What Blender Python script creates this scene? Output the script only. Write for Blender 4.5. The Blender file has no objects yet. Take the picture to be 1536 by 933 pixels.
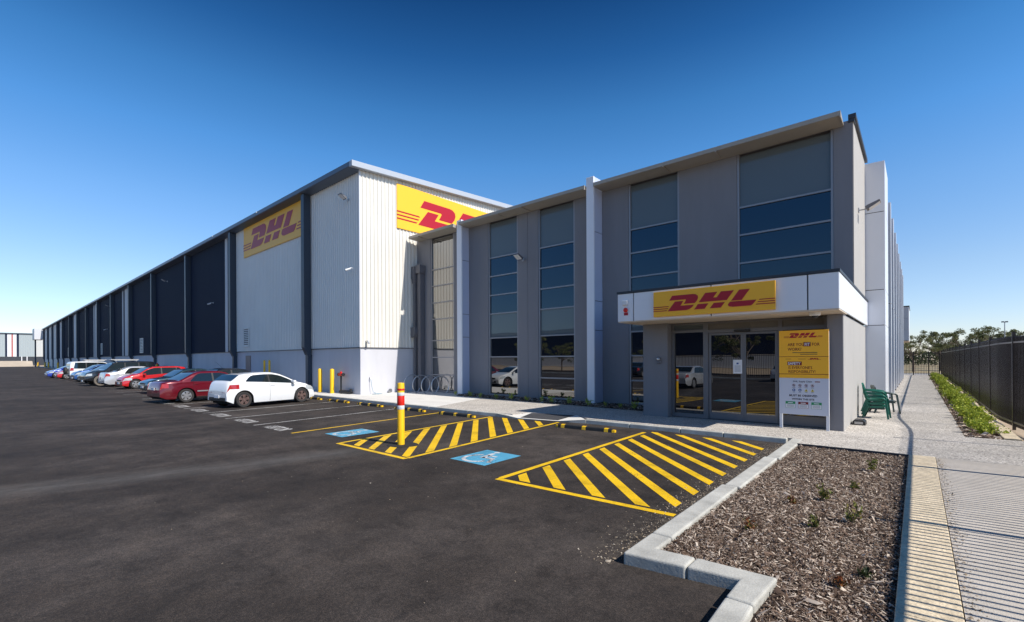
import bpy, bmesh, math, random
import numpy as np
from mathutils import Matrix, Vector
random.seed(7)
RNG = np.random.default_rng(7)
sc = bpy.context.scene
COL = sc.collection
R = math.radians
PI = math.pi

# ------------------------------------------------------------------ camera
cd = bpy.data.cameras.new('camera')
cd.sensor_width = 36.0
cd.lens = 695.0 / 1536.0 * 36.0
cd.shift_y = (538.0 - 466.5) / 1536.0
cd.clip_start = 0.05
cd.clip_end = 6000
cam = bpy.data.objects.new('camera', cd)
COL.objects.link(cam)
YAW = math.atan(608 / 695.)
cam.matrix_world = Matrix.Translation((0, 0, 2.0)) @ Matrix.Rotation(YAW, 4, 'Z') @ Matrix.Rotation(R(90), 4, 'X') @ Matrix.Rotation(-0.005, 4, 'Z')
sc.camera = cam

# ------------------------------------------------------------------ sky, sun, exposure
SUN_EL, SUN_AZ = R(45), R(5.3)          # azimuth measured from +X towards +Y
w = bpy.data.worlds.new('World')
sc.world = w
w.use_nodes = True
nt = w.node_tree
nt.nodes.clear()
sky = nt.nodes.new('ShaderNodeTexSky')
sky.sky_type = 'NISHITA'
sky.sun_disc = False
sky.sun_elevation = SUN_EL
sky.sun_rotation = R(90) - SUN_AZ
sky.altitude = 0
sky.air_density = 0.9
sky.dust_density = 0.25
sky.ozone_density = 1.5
bg = nt.nodes.new('ShaderNodeBackground')
bg.inputs[1].default_value = 0.145
wo = nt.nodes.new('ShaderNodeOutputWorld')
# clear dry air: pale horizon, saturated blue higher up (a function of elevation only)
wtc = nt.nodes.new('ShaderNodeTexCoord')
wsep = nt.nodes.new('ShaderNodeSeparateXYZ')
wr_ = nt.nodes.new('ShaderNodeValToRGB')
wel = wr_.color_ramp.elements
for p_, c_ in ((0.0, (0.84, 0.83, 0.97)), (0.08, (0.80, 0.84, 0.96)), (0.15, (0.78, 0.86, 0.96)), (0.28, (0.62, 0.90, 1.10)), (0.38, (0.42, 0.86, 1.16)), (0.46, (0.28, 0.72, 1.02)), (0.54, (0.13, 0.46, 0.76)), (0.62, (0.06, 0.27, 0.50)), (1.0, (0.08, 0.27, 0.48))):
    if p_ == 0.0: e_ = wel[0]
    elif p_ == 1.0: e_ = wel[-1]
    else: e_ = wel.new(p_)
    e_.position = p_; e_.color = (*[x_ / 1.3 for x_ in c_], 1)
wmx = nt.nodes.new('ShaderNodeMix'); wmx.data_type = 'RGBA'; wmx.blend_type = 'MULTIPLY'; wmx.inputs[0].default_value = 1.0
wsc = nt.nodes.new('ShaderNodeVectorMath'); wsc.operation = 'SCALE'; wsc.inputs['Scale'].default_value = 1.3
nt.links.new(wtc.outputs['Generated'], wsep.inputs[0])
nt.links.new(wsep.outputs[2], wr_.inputs[0])
nt.links.new(sky.outputs[0], wmx.inputs[6]); nt.links.new(wr_.outputs[0], wmx.inputs[7])
nt.links.new(wmx.outputs[2], wsc.inputs[0])
nt.links.new(wsc.outputs[0], bg.inputs[0])
nt.links.new(bg.outputs[0], wo.inputs[0])
sd = bpy.data.lights.new('sun', 'SUN')
sd.energy = 5.0
sd.angle = R(0.5)
sd.color = (1.0, 0.945, 0.86)
sun = bpy.data.objects.new('sun', sd)
COL.objects.link(sun)
tosun = Vector((math.cos(SUN_EL) * math.cos(SUN_AZ), math.cos(SUN_EL) * math.sin(SUN_AZ), math.sin(SUN_EL)))
sun.rotation_euler = tosun.to_track_quat('Z', 'Y').to_euler()
sc.view_settings.view_transform = 'Standard'
sc.view_settings.look = 'None'
sc.view_settings.exposure = 0.2
sc.view_settings.gamma = 1.0

# ------------------------------------------------------------------ materials
def new_mat(name):
    m = bpy.data.materials.new(name)
    m.use_nodes = True
    n = m.node_tree
    return m, n, n.nodes['Principled BSDF'], n.links

def pm(name, col, rough=0.5, metal=0.0, var=0.0, vscale=3.0, bump=0.0, bscale=30.0, spec=0.5, coat=0.0, detail=6.0, stretch=(1, 1, 1), speck=0.0, rough_var=0.0):
    m, n, b, L = new_mat(name)
    b.inputs['Roughness'].default_value = rough
    b.inputs['Metallic'].default_value = metal
    b.inputs['Specular IOR Level'].default_value = spec
    b.inputs['Coat Weight'].default_value = coat
    b.inputs['Coat Roughness'].default_value = 0.05
    b.inputs['Base Color'].default_value = (*col, 1)
    if var or bump or rough_var or speck:
        tc = n.nodes.new('ShaderNodeTexCoord')
        mp = n.nodes.new('ShaderNodeMapping')
        mp.inputs['Scale'].default_value = stretch
        L.new(tc.outputs['Object'], mp.inputs[0])
    if var:
        t = n.nodes.new('ShaderNodeTexNoise')
        t.inputs['Scale'].default_value = vscale
        t.inputs['Detail'].default_value = detail
        t.inputs['Roughness'].default_value = 0.62
        L.new(mp.outputs[0], t.inputs['Vector'])
        r = n.nodes.new('ShaderNodeValToRGB')
        r.color_ramp.elements[0].position = 0.3
        r.color_ramp.elements[1].position = 0.72
        r.color_ramp.elements[0].color = (*[c * (1 - var) for c in col], 1)
        r.color_ramp.elements[1].color = (*[min(1, c * (1 + var)) for c in col], 1)
        L.new(t.outputs['Fac'], r.inputs[0])
        out = r.outputs[0]
        if speck:
            v = n.nodes.new('ShaderNodeTexNoise')
            v.inputs['Scale'].default_value = bscale * 1.5
            v.inputs['Detail'].default_value = 2
            L.new(mp.outputs[0], v.inputs['Vector'])
            r2 = n.nodes.new('ShaderNodeMapRange')
            r2.inputs[1].default_value = 0.25; r2.inputs[2].default_value = 0.75
            r2.inputs[3].default_value = 1 - speck; r2.inputs[4].default_value = 1 + speck
            L.new(v.outputs['Fac'], r2.inputs[0])
            mx = n.nodes.new('ShaderNodeMix'); mx.data_type = 'RGBA'; mx.blend_type = 'MULTIPLY'
            mx.inputs[0].default_value = 1
            L.new(out, mx.inputs[6]); L.new(r2.outputs[0], mx.inputs[7])
            out = mx.outputs[2]
        L.new(out, b.inputs['Base Color'])
    if rough_var:
        t3 = n.nodes.new('ShaderNodeTexNoise'); t3.inputs['Scale'].default_value = vscale * 2
        L.new(mp.outputs[0], t3.inputs['Vector'])
        r3 = n.nodes.new('ShaderNodeMapRange')
        r3.inputs[3].default_value = rough - rough_var; r3.inputs[4].default_value = rough + rough_var
        L.new(t3.outputs['Fac'], r3.inputs[0]); L.new(r3.outputs[0], b.inputs['Roughness'])
    if bump:
        t2 = n.nodes.new('ShaderNodeTexNoise')
        t2.inputs['Scale'].default_value = bscale
        t2.inputs['Detail'].default_value = 4
        L.new(mp.outputs[0], t2.inputs['Vector'])
        bp = n.nodes.new('ShaderNodeBump')
        bp.inputs['Strength'].default_value = bump
        bp.inputs['Distance'].default_value = 0.02
        L.new(t2.outputs['Fac'], bp.inputs['Height'])
        L.new(bp.outputs[0], b.inputs['Normal'])
    return m

def math_node(n, L, op, a, b=None, c=None, clamp=False):
    m = n.nodes.new('ShaderNodeMath'); m.operation = op; m.use_clamp = clamp
    for i, v in enumerate((a, b, c)):
        if v is None: continue
        if isinstance(v, (int, float)): m.inputs[i].default_value = v
        else: L.new(v, m.inputs[i])
    return m.outputs[0]

def asphalt_mat():
    m, n, b, L = new_mat('asphalt')
    tc = n.nodes.new('ShaderNodeTexCoord')
    sep = n.nodes.new('ShaderNodeSeparateXYZ'); L.new(tc.outputs['Object'], sep.inputs[0])
    def noise(s, d=5, r=0.6, st=(1, 1, 1), dist=0.0):
        mp = n.nodes.new('ShaderNodeMapping'); mp.inputs['Scale'].default_value = st
        L.new(tc.outputs['Object'], mp.inputs[0])
        t = n.nodes.new('ShaderNodeTexNoise'); t.inputs['Scale'].default_value = s; t.inputs['Detail'].default_value = d
        t.inputs['Roughness'].default_value = r; t.inputs['Distortion'].default_value = dist
        L.new(mp.outputs[0], t.inputs['Vector']); return t.outputs['Fac']
    def ramp(f, stops):
        r = n.nodes.new('ShaderNodeValToRGB')
        e = r.color_ramp.elements
        while len(e) < len(stops): e.new(0.5)
        for i, (p, c) in enumerate(stops): e[i].position = p; e[i].color = (*c, 1)
        L.new(f, r.inputs[0]); return r.outputs[0]
    def mix(f, a, c, mode='MIX'):
        x = n.nodes.new('ShaderNodeMix'); x.data_type = 'RGBA'; x.blend_type = mode
        if isinstance(f, (int, float)): x.inputs[0].default_value = f
        else: L.new(f, x.inputs[0])
        for k, v in ((6, a), (7, c)):
            if isinstance(v, tuple): x.inputs[k].default_value = (*v, 1)
            else: L.new(v, x.inputs[k])
        return x.outputs[2]
    M = lambda *a, **k: math_node(n, L, *a, **k)
    base = ramp(noise(0.35, 8, 0.7, (1, 0.55, 1), 0.0), [(0.34, (0.019, 0.015, 0.0132)), (0.5, (0.035, 0.0285, 0.025)), (0.66, (0.062, 0.052, 0.047))])
    blotch = ramp(noise(1.5, 8, 0.75, (1, 1, 1), 0.3), [(0.34, (0.55, 0.54, 0.53)), (0.46, (0.92, 0.92, 0.92)), (0.66, (1.28, 1.26, 1.22))])
    col = mix(1.0, base, blotch, 'MULTIPLY')
    streak = ramp(noise(1.1, 6, 0.7, (.12, 1.6, 1)), [(0.32, (0.80, 0.80, 0.80)), (0.5, (1, 1, 1)), (0.72, (1.16, 1.15, 1.13))])
    col = mix(0.8, col, streak, 'MULTIPLY')
    oil = M('MULTIPLY', ramp(noise(2.6, 3, 0.5), [(0.66, (0, 0, 0)), (0.74, (1, 1, 1))]), ramp(noise(14, 6, 0.7), [(0.35, (0, 0, 0)), (0.6, (1, 1, 1))]))
    col = mix(M('MULTIPLY', oil, 0.65), col, (0.014, 0.013, 0.013))
    # fine aggregate
    grain = ramp(noise(110, 2, 0.5), [(0.3, (0.45, 0.45, 0.45)), (0.5, (1, 1, 1)), (0.70, (2.1, 2.0, 1.9))])
    col = mix(0.85, col, grain, 'MULTIPLY')
    col = mix(0.8, col, ramp(noise(38, 3, 0.6), [(0.36, (0.72, 0.72, 0.72)), (0.5, (1, 1, 1)), (0.66, (1.45, 1.42, 1.38))]), 'MULTIPLY')
    # faint tyre tracks left by turning cars
    for (cx_, cy_, rr_, wd_) in ((-3.5, -6.5, 9.2, .10), (-3.5, -6.5, 10.75, .10), (-16.0, -9.0, 13.4, .11), (-16.0, -9.0, 14.95, .11), (-7.0, 15.0, 11.3, .08)):
        dx_ = M('SUBTRACT', sep.outputs[0], cx_); dy_ = M('SUBTRACT', sep.outputs[1], cy_)
        dd_ = M('SQRT', M('ADD', M('MULTIPLY', dx_, dx_), M('MULTIPLY', dy_, dy_)))
        tr_ = M('SUBTRACT', 1.0, M('DIVIDE', M('ABSOLUTE', M('SUBTRACT', dd_, rr_)), wd_), clamp=True)
        tr_ = M('MULTIPLY', tr_, M('MULTIPLY_ADD', noise(.8, 4, .6), 2.2, -.8, clamp=True))
        col = mix(M('MULTIPLY', tr_, 0.5), col, (0.016, 0.014, 0.013))
    # dust swept along a strip of the driveway and around the hatched bay
    xs = M('ADD', sep.outputs[0], M('MULTIPLY', sep.outputs[1], -0.25))
    xs = M('ADD', xs, M('MULTIPLY', noise(0.7, 3), 0.7))
    d1 = M('SUBTRACT', 1.0, M('DIVIDE', M('ABSOLUTE', M('ADD', xs, 10.85)), 0.75), clamp=True)
    yr = M('MULTIPLY', M('SMOOTH_MIN', M('ADD', sep.outputs[1], 6.0), 1.0, 0.5), 1.0, clamp=True)
    yr2 = M('SUBTRACT', 6.4, sep.outputs[1], clamp=True)
    fade = M('MULTIPLY', M('MULTIPLY', d1, yr), yr2)
    fade = M('MULTIPLY', fade, M('MULTIPLY_ADD', noise(5, 6, 0.75, (1, 0.25, 1)), 1.6, -0.35, clamp=True))
    col = mix(M('MULTIPLY', fade, 0.85), col, (0.12, 0.115, 0.11))
    # concrete dust along the kerb of the mulch bed
    kx = M('SUBTRACT', 1.0, M('DIVIDE', M('ABSOLUTE', M('ADD', sep.outputs[0], 2.45)), 0.55), clamp=True)
    ky = M('MULTIPLY', M('SUBTRACT', sep.outputs[1], 3.9, clamp=True), M('SUBTRACT', 13.0, sep.outputs[1], clamp=True))
    kd = M('MULTIPLY', M('MULTIPLY', kx, ky), ramp(noise(9, 8, 0.8), [(0.48, (0, 0, 0)), (0.62, (1, 1, 1))]))
    col = mix(M('MULTIPLY', kd, 0.6), col, (0.16, 0.135, 0.105))
    # sparse pale scuffs
    sc_ = M('MULTIPLY', ramp(noise(2.2, 8, 0.8, (1, 0.5, 1)), [(0.66, (0, 0, 0)), (0.74, (1, 1, 1))]), ramp(noise(40, 4), [(0.45, (0, 0, 0)), (0.6, (1, 1, 1))]))
    col = mix(M('MULTIPLY', sc_, 0.4), col, (0.14, 0.13, 0.12))
    L.new(col, b.inputs['Base Color'])
    b.inputs['Roughness'].default_value = 0.85
    b.inputs['Specular IOR Level'].default_value = 0.3
    bp = n.nodes.new('ShaderNodeBump'); bp.inputs['Strength'].default_value = 0.55; bp.inputs['Distance'].default_value = 0.012
    L.new(noise(90, 3), bp.inputs['Height']); L.new(bp.outputs[0], b.inputs['Normal'])
    return m

def aggregate_mat(name, base, dark, light, scale=55.0):
    m, n, b, L = new_mat(name)
    tc = n.nodes.new('ShaderNodeTexCoord')
    v = n.nodes.new('ShaderNodeTexVoronoi'); v.inputs['Scale'].default_value = scale
    L.new(tc.outputs['Object'], v.inputs['Vector'])
    sp = n.nodes.new('ShaderNodeSeparateColor'); L.new(v.outputs['Color'], sp.inputs[0])
    r = n.nodes.new('ShaderNodeValToRGB'); e = r.color_ramp.elements
    e[0].position = 0.0; e[0].color = (*dark, 1)
    e[1].position = 0.55; e[1].color = (*base, 1)
    x = e.new(1.0); x.color = (*light, 1)
    x = e.new(0.25); x.color = (*[c * 0.85 for c in base], 1)
    L.new(sp.outputs[0], r.inputs[0])
    t = n.nodes.new('ShaderNodeTexNoise'); t.inputs['Scale'].default_value = 0.9; t.inputs['Detail'].default_value = 7
    L.new(tc.outputs['Object'], t.inputs['Vector'])
    mr = n.nodes.new('ShaderNodeMapRange'); mr.inputs[1].default_value = 0.3; mr.inputs[2].default_value = 0.7
    mr.inputs[3].default_value = 0.86; mr.inputs[4].default_value = 1.1
    L.new(t.outputs['Fac'], mr.inputs[0])
    mx = n.nodes.new('ShaderNodeMix'); mx.data_type = 'RGBA'; mx.blend_type = 'MULTIPLY'; mx.inputs[0].default_value = 1
    L.new(r.outputs[0], mx.inputs[6]); L.new(mr.outputs[0], mx.inputs[7])
    L.new(mx.outputs[2], b.inputs['Base Color'])
    b.inputs['Roughness'].default_value = 0.85
    b.inputs['Specular IOR Level'].default_value = 0.25
    bp = n.nodes.new('ShaderNodeBump'); bp.inputs['Strength'].default_value = 0.5; bp.inputs['Distance'].default_value = 0.006
    L.new(v.outputs['Distance'], bp.inputs['Height']); bp.invert = True
    L.new(bp.outputs[0], b.inputs['Normal'])
    return m

def glass_mat(name, tint, ior=2.0, rough=0.0, wave=0.05, spectint=(1, 1, 1)):
    m, n, b, L = new_mat(name)
    b.inputs['Base Color'].default_value = (*tint, 1)
    b.inputs['Roughness'].default_value = rough
    b.inputs['IOR'].default_value = ior
    b.inputs['Specular Tint'].default_value = (*spectint, 1)
    if wave:
        tc = n.nodes.new('ShaderNodeTexCoord')
        t = n.nodes.new('ShaderNodeTexNoise'); t.inputs['Scale'].default_value = 0.7; t.inputs['Detail'].default_value = 1
        L.new(tc.outputs['Object'], t.inputs['Vector'])
        bp = n.nodes.new('ShaderNodeBump'); bp.inputs['Strength'].default_value = wave; bp.inputs['Distance'].default_value = 0.05
        L.new(t.outputs['Fac'], bp.inputs['Height']); L.new(bp.outputs[0], b.inputs['Normal'])
    return m

def paint_mat(name, col, wear=0.3):
    """road paint worn through to the asphalt in small flecks"""
    m, n, b, L = new_mat(name)
    tc = n.nodes.new('ShaderNodeTexCoord')
    t = n.nodes.new('ShaderNodeTexNoise'); t.inputs['Scale'].default_value = 26; t.inputs['Detail'].default_value = 8; t.inputs['Roughness'].default_value = 0.75
    L.new(tc.outputs['Object'], t.inputs['Vector'])
    t2 = n.nodes.new('ShaderNodeTexNoise'); t2.inputs['Scale'].default_value = 1.1; t2.inputs['Detail'].default_value = 4
    L.new(tc.outputs['Object'], t2.inputs['Vector'])
    a = math_node(n, L, 'ADD', math_node(n, L, 'MULTIPLY', t.outputs['Fac'], 0.75), math_node(n, L, 'MULTIPLY', t2.outputs['Fac'], 0.45))
    r = n.nodes.new('ShaderNodeValToRGB'); e = r.color_ramp.elements
    e[0].position = 0.66 + 0.25 * (0.3 - wear); e[0].color = (0, 0, 0, 1)
    e[1].position = e[0].position + 0.05; e[1].color = (1, 1, 1, 1)
    L.new(a, r.inputs[0])
    sh = n.nodes.new('ShaderNodeMapRange'); sh.inputs[1].default_value = 0.3; sh.inputs[2].default_value = 0.7
    sh.inputs[3].default_value = 0.82; sh.inputs[4].default_value = 1.08
    L.new(t2.outputs['Fac'], sh.inputs[0])
    c = n.nodes.new('ShaderNodeMix'); c.data_type = 'RGBA'; c.blend_type = 'MULTIPLY'; c.inputs[0].default_value = 1
    c.inputs[6].default_value = (*col, 1); L.new(sh.outputs[0], c.inputs[7])
    mx = n.nodes.new('ShaderNodeMix'); mx.data_type = 'RGBA'
    L.new(r.outputs[0], mx.inputs[0]); L.new(c.outputs[2], mx.inputs[6]); mx.inputs[7].default_value = (0.045, 0.04, 0.036, 1)
    L.new(mx.outputs[2], b.inputs['Base Color'])
    g = n.nodes.new('ShaderNodeTexNoise'); g.inputs['Scale'].default_value = 100; g.inputs['Detail'].default_value = 3
    L.new(tc.outputs['Object'], g.inputs['Vector'])
    gm = n.nodes.new('ShaderNodeMapRange'); gm.inputs[1].default_value = .3; gm.inputs[2].default_value = .7; gm.inputs[3].default_value = .72; gm.inputs[4].default_value = 1.12
    L.new(g.outputs['Fac'], gm.inputs[0])
    t4 = n.nodes.new('ShaderNodeTexNoise'); t4.inputs['Scale'].default_value = 2.4; t4.inputs['Detail'].default_value = 7; t4.inputs['Roughness'].default_value = .7
    L.new(tc.outputs['Object'], t4.inputs['Vector'])
    sm = n.nodes.new('ShaderNodeMapRange'); sm.inputs[1].default_value = .36; sm.inputs[2].default_value = .5; sm.inputs[3].default_value = .74; sm.inputs[4].default_value = 1.0
    L.new(t4.outputs['Fac'], sm.inputs[0])
    pr = math_node(n, L, 'MULTIPLY', gm.outputs[0], sm.outputs[0])
    fm = n.nodes.new('ShaderNodeMix'); fm.data_type = 'RGBA'; fm.blend_type = 'MULTIPLY'; fm.inputs[0].default_value = 1
    L.new(mx.outputs[2], fm.inputs[6]); L.new(pr, fm.inputs[7]); L.new(fm.outputs[2], b.inputs['Base Color'])
    bp = n.nodes.new('ShaderNodeBump'); bp.inputs['Strength'].default_value = .4; bp.inputs['Distance'].default_value = .008
    L.new(g.outputs['Fac'], bp.inputs['Height']); L.new(bp.outputs[0], b.inputs['Normal'])
    b.inputs['Roughness'].default_value = 0.6
    return m

def leaf_mat(name, c1, c2, c3=None, rough=0.5):
    m, n, b, L = new_mat(name)
    g = n.nodes.new('ShaderNodeNewGeometry')
    r = n.nodes.new('ShaderNodeValToRGB'); e = r.color_ramp.elements
    e[0].color = (*c1, 1); e[1].color = (*c2, 1)
    if c3:
        e[1].position = 0.6
        x = e.new(1.0); x.color = (*c3, 1)
    L.new(g.outputs['Random Per Island'], r.inputs[0])
    L.new(r.outputs[0], b.inputs['Base Color'])
    b.inputs['Roughness'].default_value = rough
    b.inputs['Specular IOR Level'].default_value = 0.3
    tr = n.nodes.new('ShaderNodeBsdfTranslucent')
    L.new(r.outputs[0], tr.inputs[0])
    ms = n.nodes.new('ShaderNodeMixShader'); ms.inputs[0].default_value = 0.25
    out = n.nodes['Material Output']
    L.new(b.outputs[0], ms.inputs[1]); L.new(tr.outputs[0], ms.inputs[2]); L.new(ms.outputs[0], out.inputs[0])
    return m

M = {}
M['asphalt'] = asphalt_mat()
M['aggregate'] = aggregate_mat('exposed aggregate', (0.47, 0.43, 0.385), (0.16, 0.14, 0.12), (0.74, 0.69, 0.62), 46)
M['concrete'] = pm('pale concrete', (0.68, 0.655, 0.61), 0.8, var=0.1, vscale=1.2, bump=0.2, bscale=60, speck=0.12)
M['kerb'] = pm('kerb concrete', (0.45, 0.44, 0.40), 0.85, var=0.26, vscale=2.2, bump=0.2, bscale=45, speck=0.1)
M['limestone'] = pm('limestone', (0.66, 0.545, 0.38), 0.9, var=0.22, vscale=5, bump=0.5, bscale=35, speck=0.2)
M['path'] = pm('path concrete', (0.50, 0.45, 0.39), 0.85, var=0.12, vscale=2, bump=0.3, bscale=70, speck=0.28)
M['ramp'] = pm('dark ramp surface', (0.05, 0.05, 0.055), 0.8, var=0.15, vscale=3, bump=0.4, bscale=60)
M['soil'] = pm('soil under mulch', (0.055, 0.036, 0.026), 0.95, var=0.4, vscale=12, bump=0.8, bscale=25)
M['sand'] = pm('sandy ground', (0.42, 0.32, 0.22), 0.95, var=0.2, vscale=0.8, bump=0.4, bscale=20, speck=0.2)
M['yellow_paint'] = paint_mat('yellow road paint', (0.90, 0.55, 0.005), 0.1)
M['white_paint'] = paint_mat('white road paint', (0.68, 0.66, 0.63), 0.5)
M['blue_paint'] = paint_mat('blue road paint', (0.10, 0.40, 0.60), 0.25)
M['icon_paint'] = paint_mat('white icon paint', (0.72, 0.74, 0.76), 0.5)
M['yellow'] = pm('yellow enamel', (0.90, 0.52, 0.010), 0.4, var=0.06, vscale=5)
M['red'] = pm('red reflective', (0.72, 0.02, 0.01), 0.4)
M['silver_tape'] = pm('silver reflective tape', (0.62, 0.66, 0.70), 0.35)
M['rubber'] = pm('black rubber', (0.02, 0.02, 0.02), 0.7, var=0.3, vscale=8)
M['wall_grey'] = pm('grey painted precast', (0.206, 0.205, 0.222), 0.75, var=0.07, vscale=1.3, bump=0.08, bscale=60, stretch=(1, 1, .18))
M['wall_sunlit'] = pm('sunlit grey wall', (0.40, 0.385, 0.365), 0.8, var=0.03, vscale=0.8, bump=0.06, bscale=80)  # grey wall lightened for sun-facing sides; direct sun put into the colour
M['frame'] = pm('aluminium frame', (0.28, 0.28, 0.30), 0.4, metal=0.3)
M['door_frame'] = pm('grey door frame', (0.17, 0.168, 0.18), 0.4, metal=0.3)
M['alu'] = pm('light aluminium', (0.42, 0.42, 0.43), 0.35, metal=0.6)
M['dark_trim'] = pm('dark trim', (0.03, 0.035, 0.045), 0.5)
M['white_panel'] = pm('white composite panel', (0.78, 0.79, 0.83), 0.3, var=0.02, vscale=0.6)
M['pale_panel'] = pm('pale grey composite panel', (0.70, 0.72, 0.77), 0.32, var=0.03, vscale=0.6)
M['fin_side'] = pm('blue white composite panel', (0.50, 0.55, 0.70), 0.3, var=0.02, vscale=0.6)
M['far_grey'] = pm('far grey cladding', (0.33, 0.38, 0.40), 0.6)
M['far_pale'] = pm('far pale cladding', (0.50, 0.51, 0.50), 0.6)
M['far_red'] = pm('far red stripe', (0.40, 0.10, 0.09), 0.6)
M['soffit'] = pm('beige soffit', (0.60, 0.51, 0.41), 0.8)
M['canopy'] = pm('taupe sheet metal', (0.36, 0.33, 0.285), 0.5, var=0.05, vscale=2)
M['glass_blue'] = glass_mat('blue tinted glass', (0.001, 0.006, 0.018), 1.72, spectint=(0.5, 0.78, 1.0))
M['glass_dark'] = glass_mat('dark glass', (0.004, 0.005, 0.007), 2.35)
M['glass_clear'] = glass_mat('ground floor reflective glass', (0.003, 0.005, 0.007), 2.9)
M['glass_spandrel'] = glass_mat('spandrel glass', (0.115, 0.135, 0.145), 1.5, spectint=(0.6, 0.8, 0.9))
M['glass_car'] = glass_mat('car glass', (0.012, 0.018, 0.02), 1.9, wave=0)
M['clad_cream'] = pm('cream ribbed cladding', (0.73, 0.70, 0.635), 0.5, var=0.03, vscale=0.5)
M['clad_grey'] = pm('light grey ribbed cladding', (0.76, 0.75, 0.72), 0.5, var=0.04, vscale=0.4)
M['clad_navy'] = pm('charcoal navy ribbed cladding', (0.009, 0.018, 0.045), 0.6, spec=0.25, var=0.06, vscale=0.4)
M['plinth'] = pm('precast plinth', (0.56, 0.56, 0.60), 0.8, var=0.07, vscale=0.9, bump=0.05, bscale=40, stretch=(1, 1, .25))
M['gutter'] = pm('blue grey steel gutter', (0.10, 0.13, 0.18), 0.4, var=0.04)
M['pipe'] = pm('dark blue grey steel', (0.035, 0.05, 0.075), 0.45, var=0.05)
M['pipe_grey'] = pm('grey painted steel', (0.13, 0.13, 0.145), 0.5)
M['flash_white'] = pm('pale flashing', (0.62, 0.63, 0.66), 0.45)
M['sign_yellow'] = pm('yellow sign face', (1.0, 0.50, 0.022), 0.45)
M['sign_red'] = pm('red sign letters', (0.42, 0.001, 0.014), 0.45)
M['sign_white'] = pm('white sign face', (0.62, 0.64, 0.72), 0.5)
M['ink'] = pm('black ink', (0.03, 0.03, 0.04), 0.6)
M['ink_red'] = pm('dark red ink', (0.20, 0.008, 0.008), 0.6)
M['ink_orange'] = pm('rust ink', (0.28, 0.05, 0.008), 0.6)
M['ink_blue'] = pm('blue ink', (0.02, 0.09, 0.30), 0.6)
M['ink_green'] = pm('green ink', (0.02, 0.27, 0.10), 0.6)
M['ink_white'] = pm('white ink', (0.8, 0.8, 0.82), 0.6)
M['ink_yellow'] = pm('yellow ink', (0.75, 0.6, 0.03), 0.6)
M['steel'] = pm('galvanised steel', (0.55, 0.56, 0.58), 0.3, metal=0.9)
M['fence'] = pm('black powder coated steel', (0.035, 0.028, 0.026), 0.25, var=0.2, vscale=3)
M['chair_green'] = pm('green plastic', (0.008, 0.13, 0.09), 0.4)
M['chair_dark'] = pm('grey green plastic', (0.05, 0.075, 0.075), 0.4)
M['plastic_black'] = pm('black plastic', (0.02, 0.02, 0.022), 0.45)
M['white_plastic'] = pm('white plastic', (0.75, 0.75, 0.75), 0.4)
M['lamp_face'] = pm('lamp lens', (0.75, 0.76, 0.78), 0.2)
M['tyre'] = pm('tyre rubber', (0.028, 0.026, 0.026), 0.8)
M['tyre_dusty'] = pm('dusty tyre rubber', (0.16, 0.14, 0.12), 0.9, var=0.3, vscale=9)
M['rim_silver'] = pm('silver rim', (0.62, 0.62, 0.64), 0.3, metal=0.7)
M['rim_bronze'] = pm('dark bronze rim', (0.30, 0.20, 0.18), 0.35, metal=0.6)
M['rim_black'] = pm('black rim', (0.02, 0.02, 0.022), 0.35, metal=0.3)
M['well'] = pm('wheel well', (0.008, 0.008, 0.008), 0.9)
M['tail_red'] = pm('tail light', (0.40, 0.008, 0.008), 0.15, coat=1.0)
M['head_lamp'] = pm('head light', (0.45, 0.48, 0.5), 0.1, coat=1.0)
M['amber'] = pm('amber lens', (0.8, 0.25, 0.02), 0.2)
M['leaf_hedge'] = leaf_mat('hedge leaf', (0.12, 0.19, 0.02), (0.36, 0.44, 0.04), (0.58, 0.60, 0.09))
M['leaf_young'] = leaf_mat('young leaf', (0.2, 0.3, 0.04), (0.42, 0.5, 0.08), (0.55, 0.55, 0.12))
M['leaf_olive'] = leaf_mat('olive sprig leaf', (0.09, 0.10, 0.02), (0.17, 0.19, 0.04), (0.30, 0.24, 0.07))
M['leaf_rust'] = leaf_mat('rust leaf', (0.14, 0.03, 0.015), (0.22, 0.09, 0.03), (0.2, 0.2, 0.05))
M['leaf_gum'] = leaf_mat('gum leaf', (0.05, 0.065, 0.025), (0.15, 0.165, 0.06), (0.26, 0.24, 0.11))
M['leaf_dark'] = leaf_mat('dark shrub leaf', (0.01, 0.02, 0.008), (0.035, 0.05, 0.018), (0.07, 0.09, 0.03))
M['bark'] = pm('gum bark', (0.16, 0.12, 0.09), 0.9, var=0.4, vscale=3, bump=0.5, bscale=12)
M['chip'] = leaf_mat('wood chip', (0.04, 0.024, 0.016), (0.25, 0.17, 0.125), (0.80, 0.69, 0.58), 0.9)
M['stone'] = leaf_mat('loose stone', (0.22, 0.17, 0.12), (0.45, 0.36, 0.26), (0.62, 0.56, 0.48), 0.9)

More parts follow.
